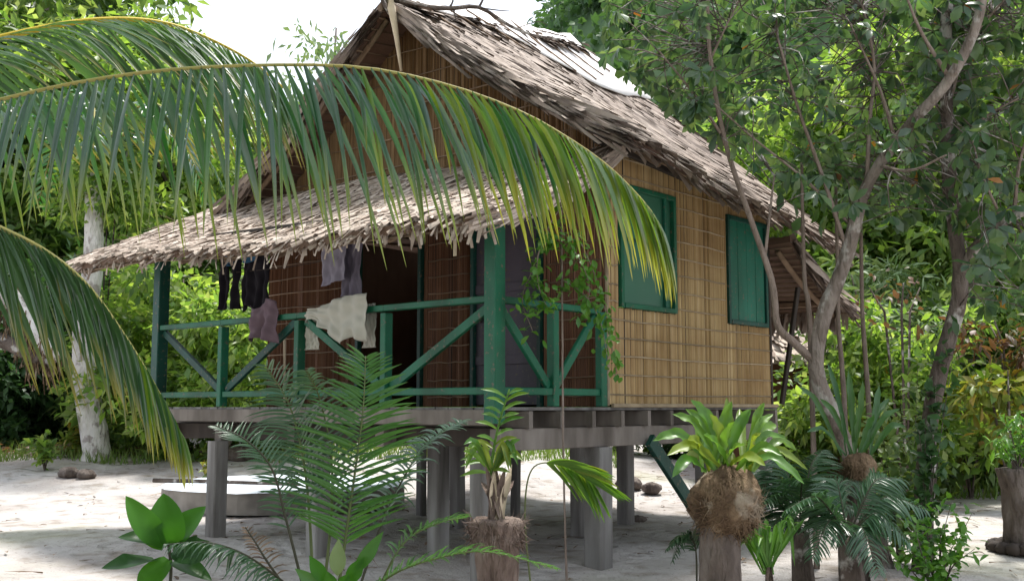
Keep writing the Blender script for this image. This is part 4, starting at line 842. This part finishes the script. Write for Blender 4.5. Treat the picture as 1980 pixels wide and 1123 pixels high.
BL([(335, 1085, 0), (370, 1100, -.12), (410, 1122, -.14)], 40, 'broad_dark', (.1, -.5, .8)); BL([(325, 1080, 0), (290, 1120, -.1), (265, 1150, -.1)], 50, 'broad', (.1, -.7, .6))
MB().tube(spline([G(332, Yb)-Z*.05, P(330, 1120, Yb), P(326, 1050, Yb)], 8), .009, 7).build('stem', 'rachis_dark', bl, True)
# small seedlings at the bottom middle
Ys = 6.0; sg_ = thing('seedling', G(650, Ys), 'light green leafy seedling at the foot of the cycad', 'plant')
for i, (x, y, w_, m_) in enumerate(((598, 1095, 40, 'broad'), (655, 1062, 46, 'pale'), (705, 1098, 44, 'broad'), (742, 1048, 40, 'cycad'), (632, 1125, 36, 'broad'), (675, 1130, 40, 'broad'), (570, 1120, 34, 'cycad'))):
    strap_leaf(sg_, pp([(650, 1150, Ys), ((650+x)/2, (1150+y)/2-6, Ys-.05), (x, y-22, Ys-.08)]), w_*.7/2080*Ys, m_, 'leaf', .05, .1, lambda s: .04 if s < .4 else max(.03, math.sin(math.pi*((s-.4)/.6)**.8)), (0, -1, .4), n_=14)
MB().tube([G(650, Ys)-Z*.05, P(650, 1145, Ys)], .008, 6).build('stem', 'rachis_green', sg_, True)
# orchid on a cut stump
Yo = 6.9; st = thing('stump', G(960, Yo), 'short cut stump with frayed brown top under the orchid', 'stump')
gpt = G(960, Yo); topc = P(960, 1012, Yo)
mb = MB(); mb.add(*post_rings([gpt-Z*.15, gpt.lerp(topc, .4), gpt.lerp(topc, .8), topc, topc+Z*.035], [.13, .115, .135, .175, .13], 40, 18, .16)); mb.build('bark', 'husk', st, True)
k = 520; an = RNG.uniform(0, 6.28, k); bsx = np.stack([topc.x+np.cos(an)*.155, topc.y+np.sin(an)*.155, np.full(k, topc.z-.02)+RNG.uniform(-.12, .05, k)], 1)
dd = np.stack([np.cos(an)*.4, np.sin(an)*.4, RNG.uniform(-1.2, .9, k)], 1)
o = link('frayed_fibre', leaves('frayed_fibre', bsx, dd, rv(k), .085*RNG.uniform(.3, 1.4, k), .008, T_BLADE, None, wloc(st)), 'husk', st); o['kind'] = 'stuff'
oc = thing('orchid', topc, 'orchid with a tall leafy shoot and dry sheaths growing from the cut stump', 'orchid')
for i in range(16):
    x = 930+random.uniform(0, 60); strap_leaf(oc, [topc+Vector((random.uniform(-.06, .06), random.uniform(-.05, .05), -.03)), P((x+960)/2, 960, Yo-.05), P(x+random.uniform(-12, 12), random.uniform(895, 935), Yo+random.uniform(-.08, .08))], .05, 'husk' if i % 3 else 'pale_pole', 'dry_sheath', 0, .3, None, (0, -1, .1), n_=7)
shoot = pp([(955, 990, Yo), (950, 910, Yo), (962, 830, Yo), (985, 752, Yo)])
MB().tube(spline(shoot, 14), [.013-.0006*i for i in range(14)], 7).build('shoot', 'nest', oc, True); sc_ = spline(shoot, 40)
for i in range(20):
    t = 12+int(i*1.35)+random.randint(0, 1); p = sc_[min(t, 39)]; s = 1 if i % 2 else -1; L = .17 if i < 8 else .145 if i < 20 else .09
    L *= random.uniform(.7, 1.2); q = p+Vector((s*L*.75, random.uniform(-.1, .06), L*(.45 if i > 5 else .15))); e = p+Vector((s*L, -.06, L*(.35 if i > 5 else -.05)))
    strap_leaf(oc, [p, q.lerp(p, .4), e], .038, 'nest', 'leaf', 0, .2, None, (0, -.7, .6), n_=6)
for i in range(12):
    x = random.choice([-1, 1])*random.uniform(20, 62); strap_leaf(oc, [P(952, 915, Yo), P(952+x*.6, 868+random.uniform(-15, 15), Yo-.05), P(952+x, 870+random.uniform(-25, 45), Yo-.1)], .045, 'nest', 'leaf', 0, .2, None, (0, -.8, .5), n_=7)
# single palm leaf reaching in right of the orchid
fp = thing('palm_seedling', G(1060, 7.1), 'palm seedling whose pleated bright leaf droops beside the hanging vine', 'palm')
frond(fp, pp([(1030, 1170, 7.1), (1015, 1000, 7.1), (1030, 905, 7.05), (1090, 900, 7.0), (1150, 935, 6.95)]), 24, lambda t: .34*max(.25, 1-abs(t-.8)*1.2), .034, 'nest', 'rachis_green', .007, .003, .62, droop=.5, rise=.1, fwd=1.3, side=Vector((.35, -.5, .55)), hang=.3, seg=5)
# --- nest fern on the tall stump
Yn = 6.8; ns = thing('stump', G(1388, Yn), 'weathered grey stump post carrying the large nest fern', 'stump'); g0 = G(1388, Yn); t0_ = P(1392, 985, Yn)
mb = MB(); mb.add(*post_rings([g0-Z*.15, g0.lerp(t0_, .35), g0.lerp(t0_, .7), t0_], [.15, .128, .12, .12], 36, 16)); mb.build('trunk', 'stump', ns, True)
MB().tube([G(1420, Yn+.05)-Z*.15, P(1416, 1060, Yn+.05), P(1412, 1000, Yn)], [.05, .04, .03], 8, wob=.1).build('side_root', 'bark_dark', ns, True)
def nest(root, cx, cy_, Y, rx, rz, leaves_, W, mat, dmat, nfib=500, lw=.05):
    c = P(cx, cy_, Y); mb = MB(); ring = 11; seg = 20; vs = []; fs = []
    for j in range(ring):
        th = math.pi*j/(ring-1)
        for i in range(seg):
            ph = 6.283*i/seg; rr = math.sin(th)**.75*(1+.13*math.sin(3*ph+j)+.09*math.sin(7*ph+2*j)+random.uniform(-.08, .08))*(1-.25*max(0, math.cos(th+.3))); vs.append(c+Vector((math.cos(ph)*rx*rr, math.sin(ph)*rx*rr, rz*math.cos(th))))
    for j in range(ring-1):
        for i in range(seg): fs.append((j*seg+i, j*seg+(i+1) % seg, (j+1)*seg+(i+1) % seg, (j+1)*seg+i))
    mb.add(vs, fs); mb.build('root_ball', dmat, root, True)
    q = rv(nfib); b = arr(c)+q*arr([rx, rx, rz])*.98; d = np.cross(q, rv(nfib))+q*.10; d[:, 2] -= .5
    o = link('root_fibre', leaves('root_fibre', b, d, q, .12*RNG.uniform(.3, 1.4, nfib), .006, T_BLADE, None, wloc(root)), dmat, root); o['kind'] = 'stuff'
    for x, y, dy in leaves_:
        top = c+Vector((random.uniform(-.5, .5)*rx+(x-cx)/2080*Y*.25, random.uniform(-.4, .4)*rx, rz*.75)); e = P(x, y, Y+dy); m_ = top.lerp(e, .55)+Vector((0, 0, .07*abs((x-cx)/100)+.02))
        strap_leaf(root, [top, m_, e], W*random.uniform(.75, 1.15), mat, 'leaf', .16, .2, lambda s: (.30+.7*math.sin(min(1, s*1.35)*1.57))*(1-max(0, (s-.62)/.38)**2*.92), (random.uniform(-.3, .3), -.75, .6), n_=14)
nf = thing('nest_fern', P(1405, 1010, Yn), "large bright nest fern with shaggy root ball on the tall stump", 'fern')
nest(nf, 1405, 966, Yn, .215, .225, [(1262, 852, -.1), (1300, 800, .1), (1335, 772, 0), (1330, 850, -.25), (1372, 800, -.1), (1405, 768, .1), (1420, 815, -.2), (1452, 790, 0), (1478, 778, .1), (1470, 840, -.25), (1520, 846, .1), (1562, 908, -.1), (1555, 935, -.25), (1512, 880, -.3), (1300, 922, -.3), (1290, 880, -.3), (1440, 860, -.35), (1390, 850, .3), (1500, 820, .3), (1350, 820, .3), (1480, 900, -.4), (1540, 870, .25), (1345, 800, .35), (1430, 790, .35), (1310, 900, .3), (1325, 790, .15), (1415, 775, .0), (1495, 800, .1), (1360, 840, -.3)], .072, 'nest', 'fibre', 2000)
# --- darker nest fern further right
Y2 = 7.9; s2 = thing('stump', G(1655, Y2), 'thin dark stump under the second, darker nest fern', 'stump'); g0 = G(1655, Y2)
MB().tube([g0-Z*.15, P(1657, 1040, Y2), P(1660, 950, Y2), P(1660, 920, Y2)], [.075, .065, .075, .10], 12, wob=.08).build('trunk', 'bark_dark', s2, True)
n2 = thing('nest_fern', P(1660, 930, Y2), 'darker nest fern with upright leaves right of the large bright one', 'fern')
nest(n2, 1660, 905, Y2, .125, .12, [(1542, 745, 0), (1585, 770, .1), (1560, 835, -.2), (1640, 715, 0), (1668, 735, -.1), (1700, 745, .1), (1740, 790, 0), (1752, 825, -.1), (1620, 780, -.2), (1690, 800, -.2), (1600, 700, .2), (1720, 770, .2), (1655, 780, -.25)], .055, 'nest_dark', 'fibre', 260)
# --- cycads at the right
for (bx, Y, lab, fl, mat) in ((1545, 7.7, 'dark cycad between the two nest ferns', [(1462, 905, .2), (1500, 880, .1), (1450, 985, -.2), (1590, 870, .2), (1650, 985, -.2), (1640, 1060, -.3), (1480, 1050, -.3), (1560, 925, -.3), (1680, 930, .1), (1440, 940, .2)], 'cycad_dark'),
                              (1640, 7.3, 'cycad with blue-green drooping fronds in front of the dark stump', [(1790, 985, -.1), (1760, 1050, -.2), (1745, 925, .1), (1600, 930, .1), (1520, 985, -.2), (1570, 1080, -.3), (1700, 1110, -.3)], 'cycad_blue')):
    g0 = G(bx, Y); c = thing('cycad', g0, lab, 'cycad'); hd = P(bx, 1040, Y)
    MB().tube([g0-Z*.1, g0.lerp(hd, .5), hd+Z*.04], [.09, .075, .06], 10, wob=.15).build('trunk', 'bark_dark', c, True)
    for x, y, dy in fl:
        e = P(x, y, Y+dy); m_ = hd.lerp(e, .55)+Z*.17; dx = (e-hd); sd = Vector((-dx.y, dx.x, 0)); sd = sd.normalized() if sd.length > .05 else Vector((1, 0, 0))
        if abs(sd.y) > .8: sd = (sd+Vector((0, 0, .5))).normalized()
        frond(c, [hd, hd.lerp(m_, .55)+Z*.04, m_, e], 34, lf(.26), .017, mat, 'rachis_dark', .008, .002, .15, droop=.8, rise=.2, fwd=.55, side=sd, seg=5, sep=False)
lp = thing('palm_seedling', G(1305, 7.6), 'small dark palm seedling left of the tall stump', 'palm')
for x, y in ((1300, 1085), (1318, 1040), (1290, 1060)): frond(lp, [G(1340, 7.6)+Z*.02, P(1345, 1060, 7.6), P((x+1345)/2, 1035, 7.6), P(x, y, 7.55)], 20, lf(.16), .014, 'cycad_dark', 'rachis_dark', .006, .002, .3, droop=.8, rise=.2, side=Vector((.3, -.8, .4)), seg=4, sep=False)
gp = thing('spider_lily', G(1485, 7.2), 'clump of light green strap leaves at the foot of the tall stump', 'plant')
for i in range(26):
    x = 1485+random.uniform(-75, 75); y = 1025+random.uniform(-25, 70); strap_leaf(gp, [P(1485+random.uniform(-12, 12), 1110, 7.2), P((x*2+1485)/3, 1010+random.uniform(-10, 40), 7.2+random.uniform(-.1, .1)), P(x, y, 7.15+random.uniform(-.15, .1))], .035, 'hedge', 'leaf', 0, .2, None, (0, -.7, .6), n_=8)
MB().tube([G(1485, 7.2)-Z*.05, P(1485, 1095, 7.2)], [.05, .02], 8, wob=.2).build('base', 'husk', gp, True)
def leafy(name, root_pt, label, cat, stems, per, L, W, mat, tpl=T_OVAL, group=None, rs=.008, stem_mat='bark_dark', spread=.1):
    th = thing(name, root_pt, label, cat, group); mb = MB(); B = []; D = []; Nn = []
    for e in stems:
        e = Vector(e); m_ = root_pt.lerp(e, .5)+Vector((random.uniform(-.05, .05), 0, .06)); c = spline([root_pt-Z*.04, m_, e], 14); mb.tube(c, [rs*(1-.06*i) for i in range(14)], 5)
        for i in range(per):
            p = c[min(13, 3+int(random.random()*11))]; d = Vector(rv(1)[0])+Vector((0, -.2, .2)); B.append(tuple(p+Vector(rv(1)[0])*random.uniform(0, spread))); D.append(tuple(d)); Nn.append((random.uniform(-.5, .5), random.uniform(-.8, .1), 1))
    mb.build('stems', stem_mat, th, True); N = len(B)
    link('foliage', leaves('foliage', B, D, Nn, L*RNG.uniform(.6, 1.25, N), W*RNG.uniform(.7, 1.25, N), tpl, None, root_pt), mat, th); return th
leafy('shrub', G(1800, 7.9), 'small-leaved green shrub at the foot of the mottled trunk', 'shrub', pp([(1740, 1000, 7.8), (1760, 1060, 7.7), (1790, 960, 7.8), (1820, 1020, 7.8), (1850, 1040, 7.7), (1885, 1060, 7.7), (1880, 990, 7.9), (1730, 1080, 7.7), (1770, 1020, 7.6), (1830, 1075, 7.6), (1790, 1080, 7.6), (1840, 970, 7.9)]), 34, .085, .04, 'hedge')
leafy('shrub', G(1725, 9.6), 'leafy green shrub wrapped round the base of the leaning trunk', 'shrub', [P(x, y, 9.5+random.uniform(-.3, .3)) for x, y in ((1700, 800), (1740, 760), (1770, 830), (1720, 880), (1750, 900), (1690, 850), (1775, 700), (1735, 940), (1770, 950))], 70, .14, .06, 'mid', spread=.2)
# vine climbing up the mottled trunk and moss strips
leafy('climbing_vine', G(1775, 9.0), 'glossy climber on the lower half of the mottled trunk', 'climber', [P(x, y, 9.0) for x, y in ((1790, 760), (1775, 820), (1810, 700), (1780, 880), (1800, 800), (1850, 640))], 45, .12, .06, 'deep', spread=.12)
# ------------------------------------------------------------------ hanging vine with creeper in front of the railing
vn = thing('hanging_vine', G(1096, 8.05), 'thin pale vine hanging straight from the porch roof edge to the sand', 'vine')
MB().tube(spline([P(1082, 336, 8.55), P(1085, 420, 8.5), P(1087, 600, 8.4), P(1089, 850, 8.25), P(1095, 1100, 8.08), G(1097, 8.05)-Z*.03], 40), .0085, 6, wob=.25).build('stem', 'bark_pink', vn, True)
ck = thing('creeper', P(1085, 420, 8.45), 'bright green creeper twining round the hanging vine in front of the railing', 'creeper')
mb = MB(); stc = []
for l in ([(1085, 400, 8.45), (1128, 480, 8.4), (1160, 560, 8.4), (1178, 640, 8.4), (1192, 720, 8.4)], [(1085, 400, 8.45), (1060, 440, 8.4), (1030, 520, 8.35), (1010, 580, 8.35), (1030, 640, 8.35)], [(1085, 460, 8.42), (1120, 500, 8.3), (1140, 560, 8.3), (1125, 610, 8.3)], [(1086, 460, 8.42), (1045, 480, 8.3), (1040, 545, 8.25), (1060, 600, 8.25)], [(1086, 540, 8.4), (1130, 570, 8.3), (1160, 620, 8.3), (1175, 690, 8.3)]):
    c = limb(mb, l, .006, .003, 20, .1, 5); stc += c
mb.build('stems', 'bark_pink', ck, True)
B = []; 
for i in range(430):
    p = random.choice(stc); 
    if p.z > P(1085, 440, 8.4).z and random.random() < .6: continue
    B.append(tuple(p+Vector(rv(1)[0])*random.uniform(.01, .11)))
N = len(B); D = rv(N); D[:, 2] -= .3; Nn = rv(N)*.6; Nn[:, 2] += .7; Nn[:, 1] -= .4
link('foliage', leaves('foliage', B, D, Nn, .085*RNG.uniform(.6, 1.3, N), .042*RNG.uniform(.7, 1.2, N), T_OVAL, None, ck.location), 'hedge', ck)
# ------------------------------------------------------------------ things on the sand
cb = Vector((P(556, 785, 14.6).x, 14.6, float(gz(P(556, 785, 14.6).x, 14.6))-.03)); bs_ = thing('concrete_basin', cb, 'low round concrete basin under a pale plastic sheet behind the left stilts', 'basin')
seg = 40; vs = []; prof_ = [(1.60, 0), (1.59, .27), (1.44, .275), (1.44, .05)]
for k in range(seg):
    an = 6.2832*k/seg; vs += [cb+Vector((math.cos(an)*r_, math.sin(an)*r_, z)) for r_, z in prof_]
mb = MB(); mb.add(vs, [(k*4+j, ((k+1) % seg)*4+j, ((k+1) % seg)*4+j+1, k*4+j+1) for k in range(seg) for j in range(3)]); mb.build('wall', 'concrete', bs_)
M['tarp'] = plain('tarp', (.55, .62, .72), (.72, .76, .80), .4, 3)
vs = [cb+Vector((0, 0, .27))]; 
for rr in (.5, 1.0, 1.5, 1.63):
    for k in range(seg): an = 6.2832*k/seg; vs.append(cb+Vector((math.cos(an)*rr, math.sin(an)*rr, (.24 if rr < 1.2 else .295 if rr < 1.6 else .262+.004*math.sin(k*1.7))+.005*math.sin(k*2.3+rr*4))))
fs = [(0, 1+k, 1+(k+1) % seg) for k in range(seg)]+[(1+j*seg+k, 1+(j+1)*seg+k, 1+(j+1)*seg+(k+1) % seg, 1+j*seg+(k+1) % seg) for j in range(3) for k in range(seg)]
mb = MB(); mb.add(vs, fs); o = mb.build('plastic_sheet', 'tarp', None, True); tag(o, 'pale bluish plastic sheet covering the round basin', 'sheet')
o = MB().tube([cb+Vector((-1.72, -.2, .32)), cb+Vector((-.9, -.35, .32)), cb+Vector((.3, -.55, .29))], [.03, .026, .02], 7, wob=.15).build('stick', 'bark_dark', None, True); tag(o, 'dark stick lying across the edge of the basin', 'stick')
def lump(name, c, rx, ry, rz, mat, label, cat, group=None, seed=0):
    rs = random.Random(seed); vs = []; fs = []; ring, sg2 = 7, 12
    for j in range(ring):
        th = math.pi*j/(ring-1)
        for i in range(sg2): ph = 6.283*i/sg2; q = 1+rs.uniform(-.14, .14); vs.append(c+Vector((math.cos(ph)*math.sin(th)*rx*q, math.sin(ph)*math.sin(th)*ry*q, rz*math.cos(th)*q)))
    for j in range(ring-1):
        for i in range(sg2): fs.append((j*sg2+i, j*sg2+(i+1) % sg2, (j+1)*sg2+(i+1) % sg2, (j+1)*sg2+i))
    mb = MB(); mb.add(vs, fs); return tag(mb.build(name, mat, None, True), label, cat, group)
for i, (px, Y, rx, lb) in enumerate(((140, 16.6, .17, 'left of two grey coconut husks on the bright sand'), (172, 16.5, .15, 'right of two grey coconut husks on the bright sand'), (430, 18.5, .34, 'grey coral rock behind the left stilt'), (468, 18.2, .30, 'rounded grey rock behind the basin'), (1232, 12.3, .09, 'dark coconut husk at the foot of a rear stilt'), (1258, 15.5, .16, 'small dark rock on the sand behind the green brace'), (1215, 15.8, .2, 'grey rock behind the green brace'))):
    g0 = G(px, Y); lump('coconut_husk' if i in (0, 1, 4) else 'rock', g0+Z*rx*.35, rx, rx*.8, rx*.55, 'stump', lb, 'husk' if i in (0, 1, 4) else 'rock', 'lumps on the sand', i)
# small plants on the sand
for px, Y, h, mat, lb in ((92, 17.2, .55, 'bright', 'knee-high bright green plant on the sand left of the palm trunk'), (150, 18.6, .5, 'croton', 'small yellow-green plant at the foot of the white palm trunk'), (415, 15.6, .42, 'croton', 'small yellow plant beside the left stilt'), (215, 18.8, .35, 'bush', 'low green tuft right of the white palm trunk')):
    g0 = G(px, Y); leafy('sapling', g0, lb, 'plant', [g0+Vector((random.uniform(-.3, .3)*h*1.2, random.uniform(-.3, .3)*h, h*random.uniform(.6, 1))) for _ in range(8)], 14, .17*h/.5, .08*h/.5, mat if mat != 'bush' else 'mid', group='small plants on the sand')
# grass along the forest edge
k = 5200; gx = RNG.uniform(-9.5, 2.0, k); gy = 18.1+RNG.random(k)**1.5*3.6+.25*np.sin(gx*2.2); b = np.stack([gx, gy, gz(gx, gy)-.02], 1); d = rv(k)*.45; d[:, 2] = 1
tag(link('grass', leaves('grass', b, d, rv(k), .22*RNG.uniform(.4, 1.4, k), .018, T_BLADE), 'grass'), 'strip of tufty grass along the left forest edge', 'grass', kind='stuff')
k = 2600; gx = RNG.uniform(3.5, 10, k); gy = 15.3+RNG.random(k)*4+.2*np.sin(gx*2); b = np.stack([gx, gy, gz(gx, gy)-.02], 1); d = rv(k)*.5; d[:, 2] = 1
tag(link('ground_cover', leaves('ground_cover', b, d, rv(k), .2*RNG.uniform(.4, 1.4, k), .03, T_BLADE), 'grass'), 'low green ground cover along the right forest edge', 'ground cover', kind='stuff')
k = 560; gx = RNG.uniform(-7, 8, k); gy = RNG.uniform(7.2, 20, k); b = np.stack([gx, gy, gz(gx, gy)+.006], 1); d = rv(k); d[:, 2] *= .15; nn = rv(k)*.35; nn[:, 2] = 1
tag(link('leaf_litter', leaves('leaf_litter', b, d, nn, .09*RNG.uniform(.4, 1.6, k), .035, T_OVAL), 'litter'), 'dry brown leaves scattered over the sand', 'litter', kind='stuff')
k = 260; gx = RNG.uniform(-6, 7, k); gy = RNG.uniform(7.2, 18, k); b = np.stack([gx, gy, gz(gx, gy)+.008], 1); d = rv(k); d[:, 2] *= .06
tag(link('twig_litter', leaves('twig_litter', b, d, np.tile(arr([0, 0, 1.0]), (k, 1)), .22*RNG.uniform(.3, 1.6, k), .01, T_STRIP), 'litter'), 'thin dry twigs and leaf ribs strewn on the sand', 'litter', kind='stuff')
k = 900; gx = RNG.uniform(-11, -5.6, k); gy = RNG.uniform(18.6, 20.5, k); b = np.stack([gx, gy, gz(gx, gy)+RNG.uniform(0, .1, k)], 1); d = rv(k); d[:, 2] *= .3
tag(link('dead_leaves', leaves('dead_leaves', b, d, rv(k)+arr([0, 0, 1]), .22*RNG.uniform(.4, 1.4, k), .06, T_OVAL), 'red'), 'heap of reddish dead leaves at the left forest edge', 'litter', kind='stuff')
# fallen limb with hanging dry roots at the left edge
q0 = Vector((P(-190, 785, 17.5).x, 17.5, .3)); fl_ = thing('old_tree', q0, 'old grey tree limb hung with dry brown fibres at the left edge', 'tree')
c1 = limb_part(fl_, 'trunk', [(-190, 880, 17.5), (-150, 720, 17.5), (-90, 600, 17.4), (-20, 545, 17.3), (40, 600, 17.2), (75, 655, 17.1), (112, 692, 17.0)], .28, .10, 'bark_palm', 26, .12, 9)
limb_part(fl_, 'limb', [(-60, 640, 17.3), (10, 660, 17.1), (60, 690, 17.0), (100, 700, 17.0)], .16, .06, 'bark_dark', 12, .12, 8)
k = 420; j = RNG.integers(9, 25, k); b = arr([tuple(c1[i]) for i in j])+RNG.normal(0, .1, (k, 3)); d = np.tile(arr([0, 0, -1.0]), (k, 1))+RNG.normal(0, .18, (k, 3))
o = link('dry_fibres', leaves('dry_fibres', b, d, rv(k), .55*RNG.uniform(.2, 1.2, k), .02, T_STRIP, None, wloc(fl_)), 'fibre', fl_); o['kind'] = 'stuff'
# ------------------------------------------------------------------ right background
rp0 = G(1968, 10.2); rs_ = thing('stump', rp0, 'brown stump planter ringed with dark stones at the right edge', 'stump')
mb = MB(); mb.add(*post_rings([rp0-Z*.1, rp0+Z*.25, rp0+Z*.5, P(1968, 905, 10.2)], [.20, .165, .16, .19], 36, 16, .12)); mb.build('trunk', 'stump', rs_, True)
for i in range(16):
    an = i*.393; lump('stone', rp0+Vector((math.cos(an)*.27, math.sin(an)*.27, .03)), .075, .07, .06, 'dark_wood', 'dark stone in the ring round the right stump planter', 'stone', 'stones round the right stump', i)
leafy('potted_plant', P(1968, 900, 10.2), 'fine-leaved green plant growing from the right stump planter', 'plant', [P(x, y, 10.2+random.uniform(-.2, .2)) for x, y in ((1925, 850), (1940, 815), (1970, 800), (1990, 830), (1950, 870), (2010, 850))], 40, .12, .03, 'hedge', spread=.1)
def bushy(name, px, Y, h, w_, label, mat, L, W, n_=30, per=50, base=0, tpl=T_OVAL, cat='shrub'):
    g0 = G(px, Y); t = thing(name, g0, label, cat); mb = MB()
    for i in range(6 if base < .5 else 3): an = i*2.1+px; mb.tube([g0-Z*.05, g0+Vector((math.cos(an)*w_*.3, math.sin(an)*w_*.3, base+h*.45)), g0+Vector((math.cos(an)*w_*.6, math.sin(an)*w_*.6, base+h*.8))], [.022, .016, .008], 5)
    mb.build('stems', 'bark_dark', t, True); link('foliage', clump_leaves('foliage', shell_clumps(tuple(g0+Z*(base+h/2)), w_, w_*.8, h/2, n_, h*.18+.05, .3), per, L, W, tpl, g0), mat, t); return t
bushy('pale_shrub', 1850, 18.2, .85, .75, 'pale variegated low shrub behind the sand on the right', 'pale', .14, .07)
bushy('croton', 1870, 15.5, 1.2, .6, 'croton bush with yellow and orange leaves right of the mottled trunk', 'croton', .2, .085, 26, 26, .55)
bushy('croton', 1950, 13.8, 1.0, .7, 'croton bush with yellow leaves near the right edge above the stump planter', 'croton', .2, .085, 20, 24, .95)
bushy('croton', 1740, 14.8, 1.1, .6, 'yellow croton between the two trunks', 'croton', .2, .08, 16, 18, .7)
bushy('red_shrub', 1960, 14.2, .9, .7, 'reddish leaved shrub at the right edge', 'red', .15, .06, 16, 20, 1.7)
bushy('red_shrub', 1745, 13.5, .9, .6, 'sparse shrub with dark red leaves between the trunks', 'red', .12, .055, 9, 8, 2.1)
bushy('tree_fern', 1690, 16.5, 1.7, 1.2, 'pale feathery shrub behind the leaning trunk', 'pale', .22, .05, 34, 60, 1.9)
bushy('climbing_shrub', 186, 18.7, 2.3, .95, 'leafy climber smothering the upper part of the white palm trunk', 'bright', .17, .09, 34, 70, 3.75, T_DIA)
# far thatched hut behind the right end of the house
hh = Vector((5.3, 18.6, 0)); hut = thing('thatched_hut', hh, 'small sunlit thatched hut far behind the rear roof', 'hut')
for z0, z1, y0, y1 in ((2.05, 2.95, -1.7, 0), (2.05, 2.95, 1.7, 0)):
    A_, B_, C_, D_ = hh+Vector((-2.2, y1, z1)), hh+Vector((2.2, y1, z1)), hh+Vector((-2.2, y0, z0)), hh+Vector((2.2, y0, z0)); ff = patch(A_, B_, C_, D_, .03); v, F_ = patch_slab(ff, .08)
    rf = link('roof', new_mesh('roof', v-arr(hh), F_), 'thatch', hut); k = 1100; s = RNG.random(k); t = RNG.random(k); p = ff(s, t); p[:, 2] += .02
    d = unit(arr(C_-A_)[None])+RNG.normal(0, .15, (k, 3)); o = link('thatch', leaves('thatch', p, d, np.tile(arr([0, y0*.3, 1.0]), (k, 1)), .3, .08, T_STRIP, None, hh), 'thatch', rf); o['kind'] = 'stuff'
for x in (-1.9, 1.9):
    for y in (-1.4, 1.4): MB().tube([hh+Vector((x, y, -.2)), hh+Vector((x, y, 2.25))], .06, 8).build('post', 'brown_wood', hut, True)
MB().beam(hh+Vector((-1.9, 0, 1.1)), hh+Vector((1.9, 0, 1.1)), 2.4, 2.0).build('wall', 'reed_red', hut)
# grey shed at the far right
sh_ = G(1945, 21); shed = thing('shed', sh_, 'low grey open shed with a pale green roof edge at the far right', 'shed')
for x in (-.75, 0, .75, 1.5):
    for y in (0, 1.6): MB().beam(sh_+Vector((x, y, -.1)), sh_+Vector((x, y, 1.25)), .13, .13, Vector((0, 1, 0))).build('post', 'grey_wood', shed)
MB().prism([sh_+Vector((-1.0, -.25, 1.26)), sh_+Vector((1.8, -.25, 1.26)), sh_+Vector((1.8, 1.9, 1.5)), sh_+Vector((-1.0, 1.9, 1.5))], Z*.07).build('roof', 'teal', shed)
MB().prism([sh_+Vector((-.9, 1.62, 0)), sh_+Vector((1.7, 1.62, 0)), sh_+Vector((1.7, 1.62, 1.2)), sh_+Vector((-.9, 1.62, 1.2))], Vector((0, .05, 0))).build('back_wall', 'grey_wood', shed)
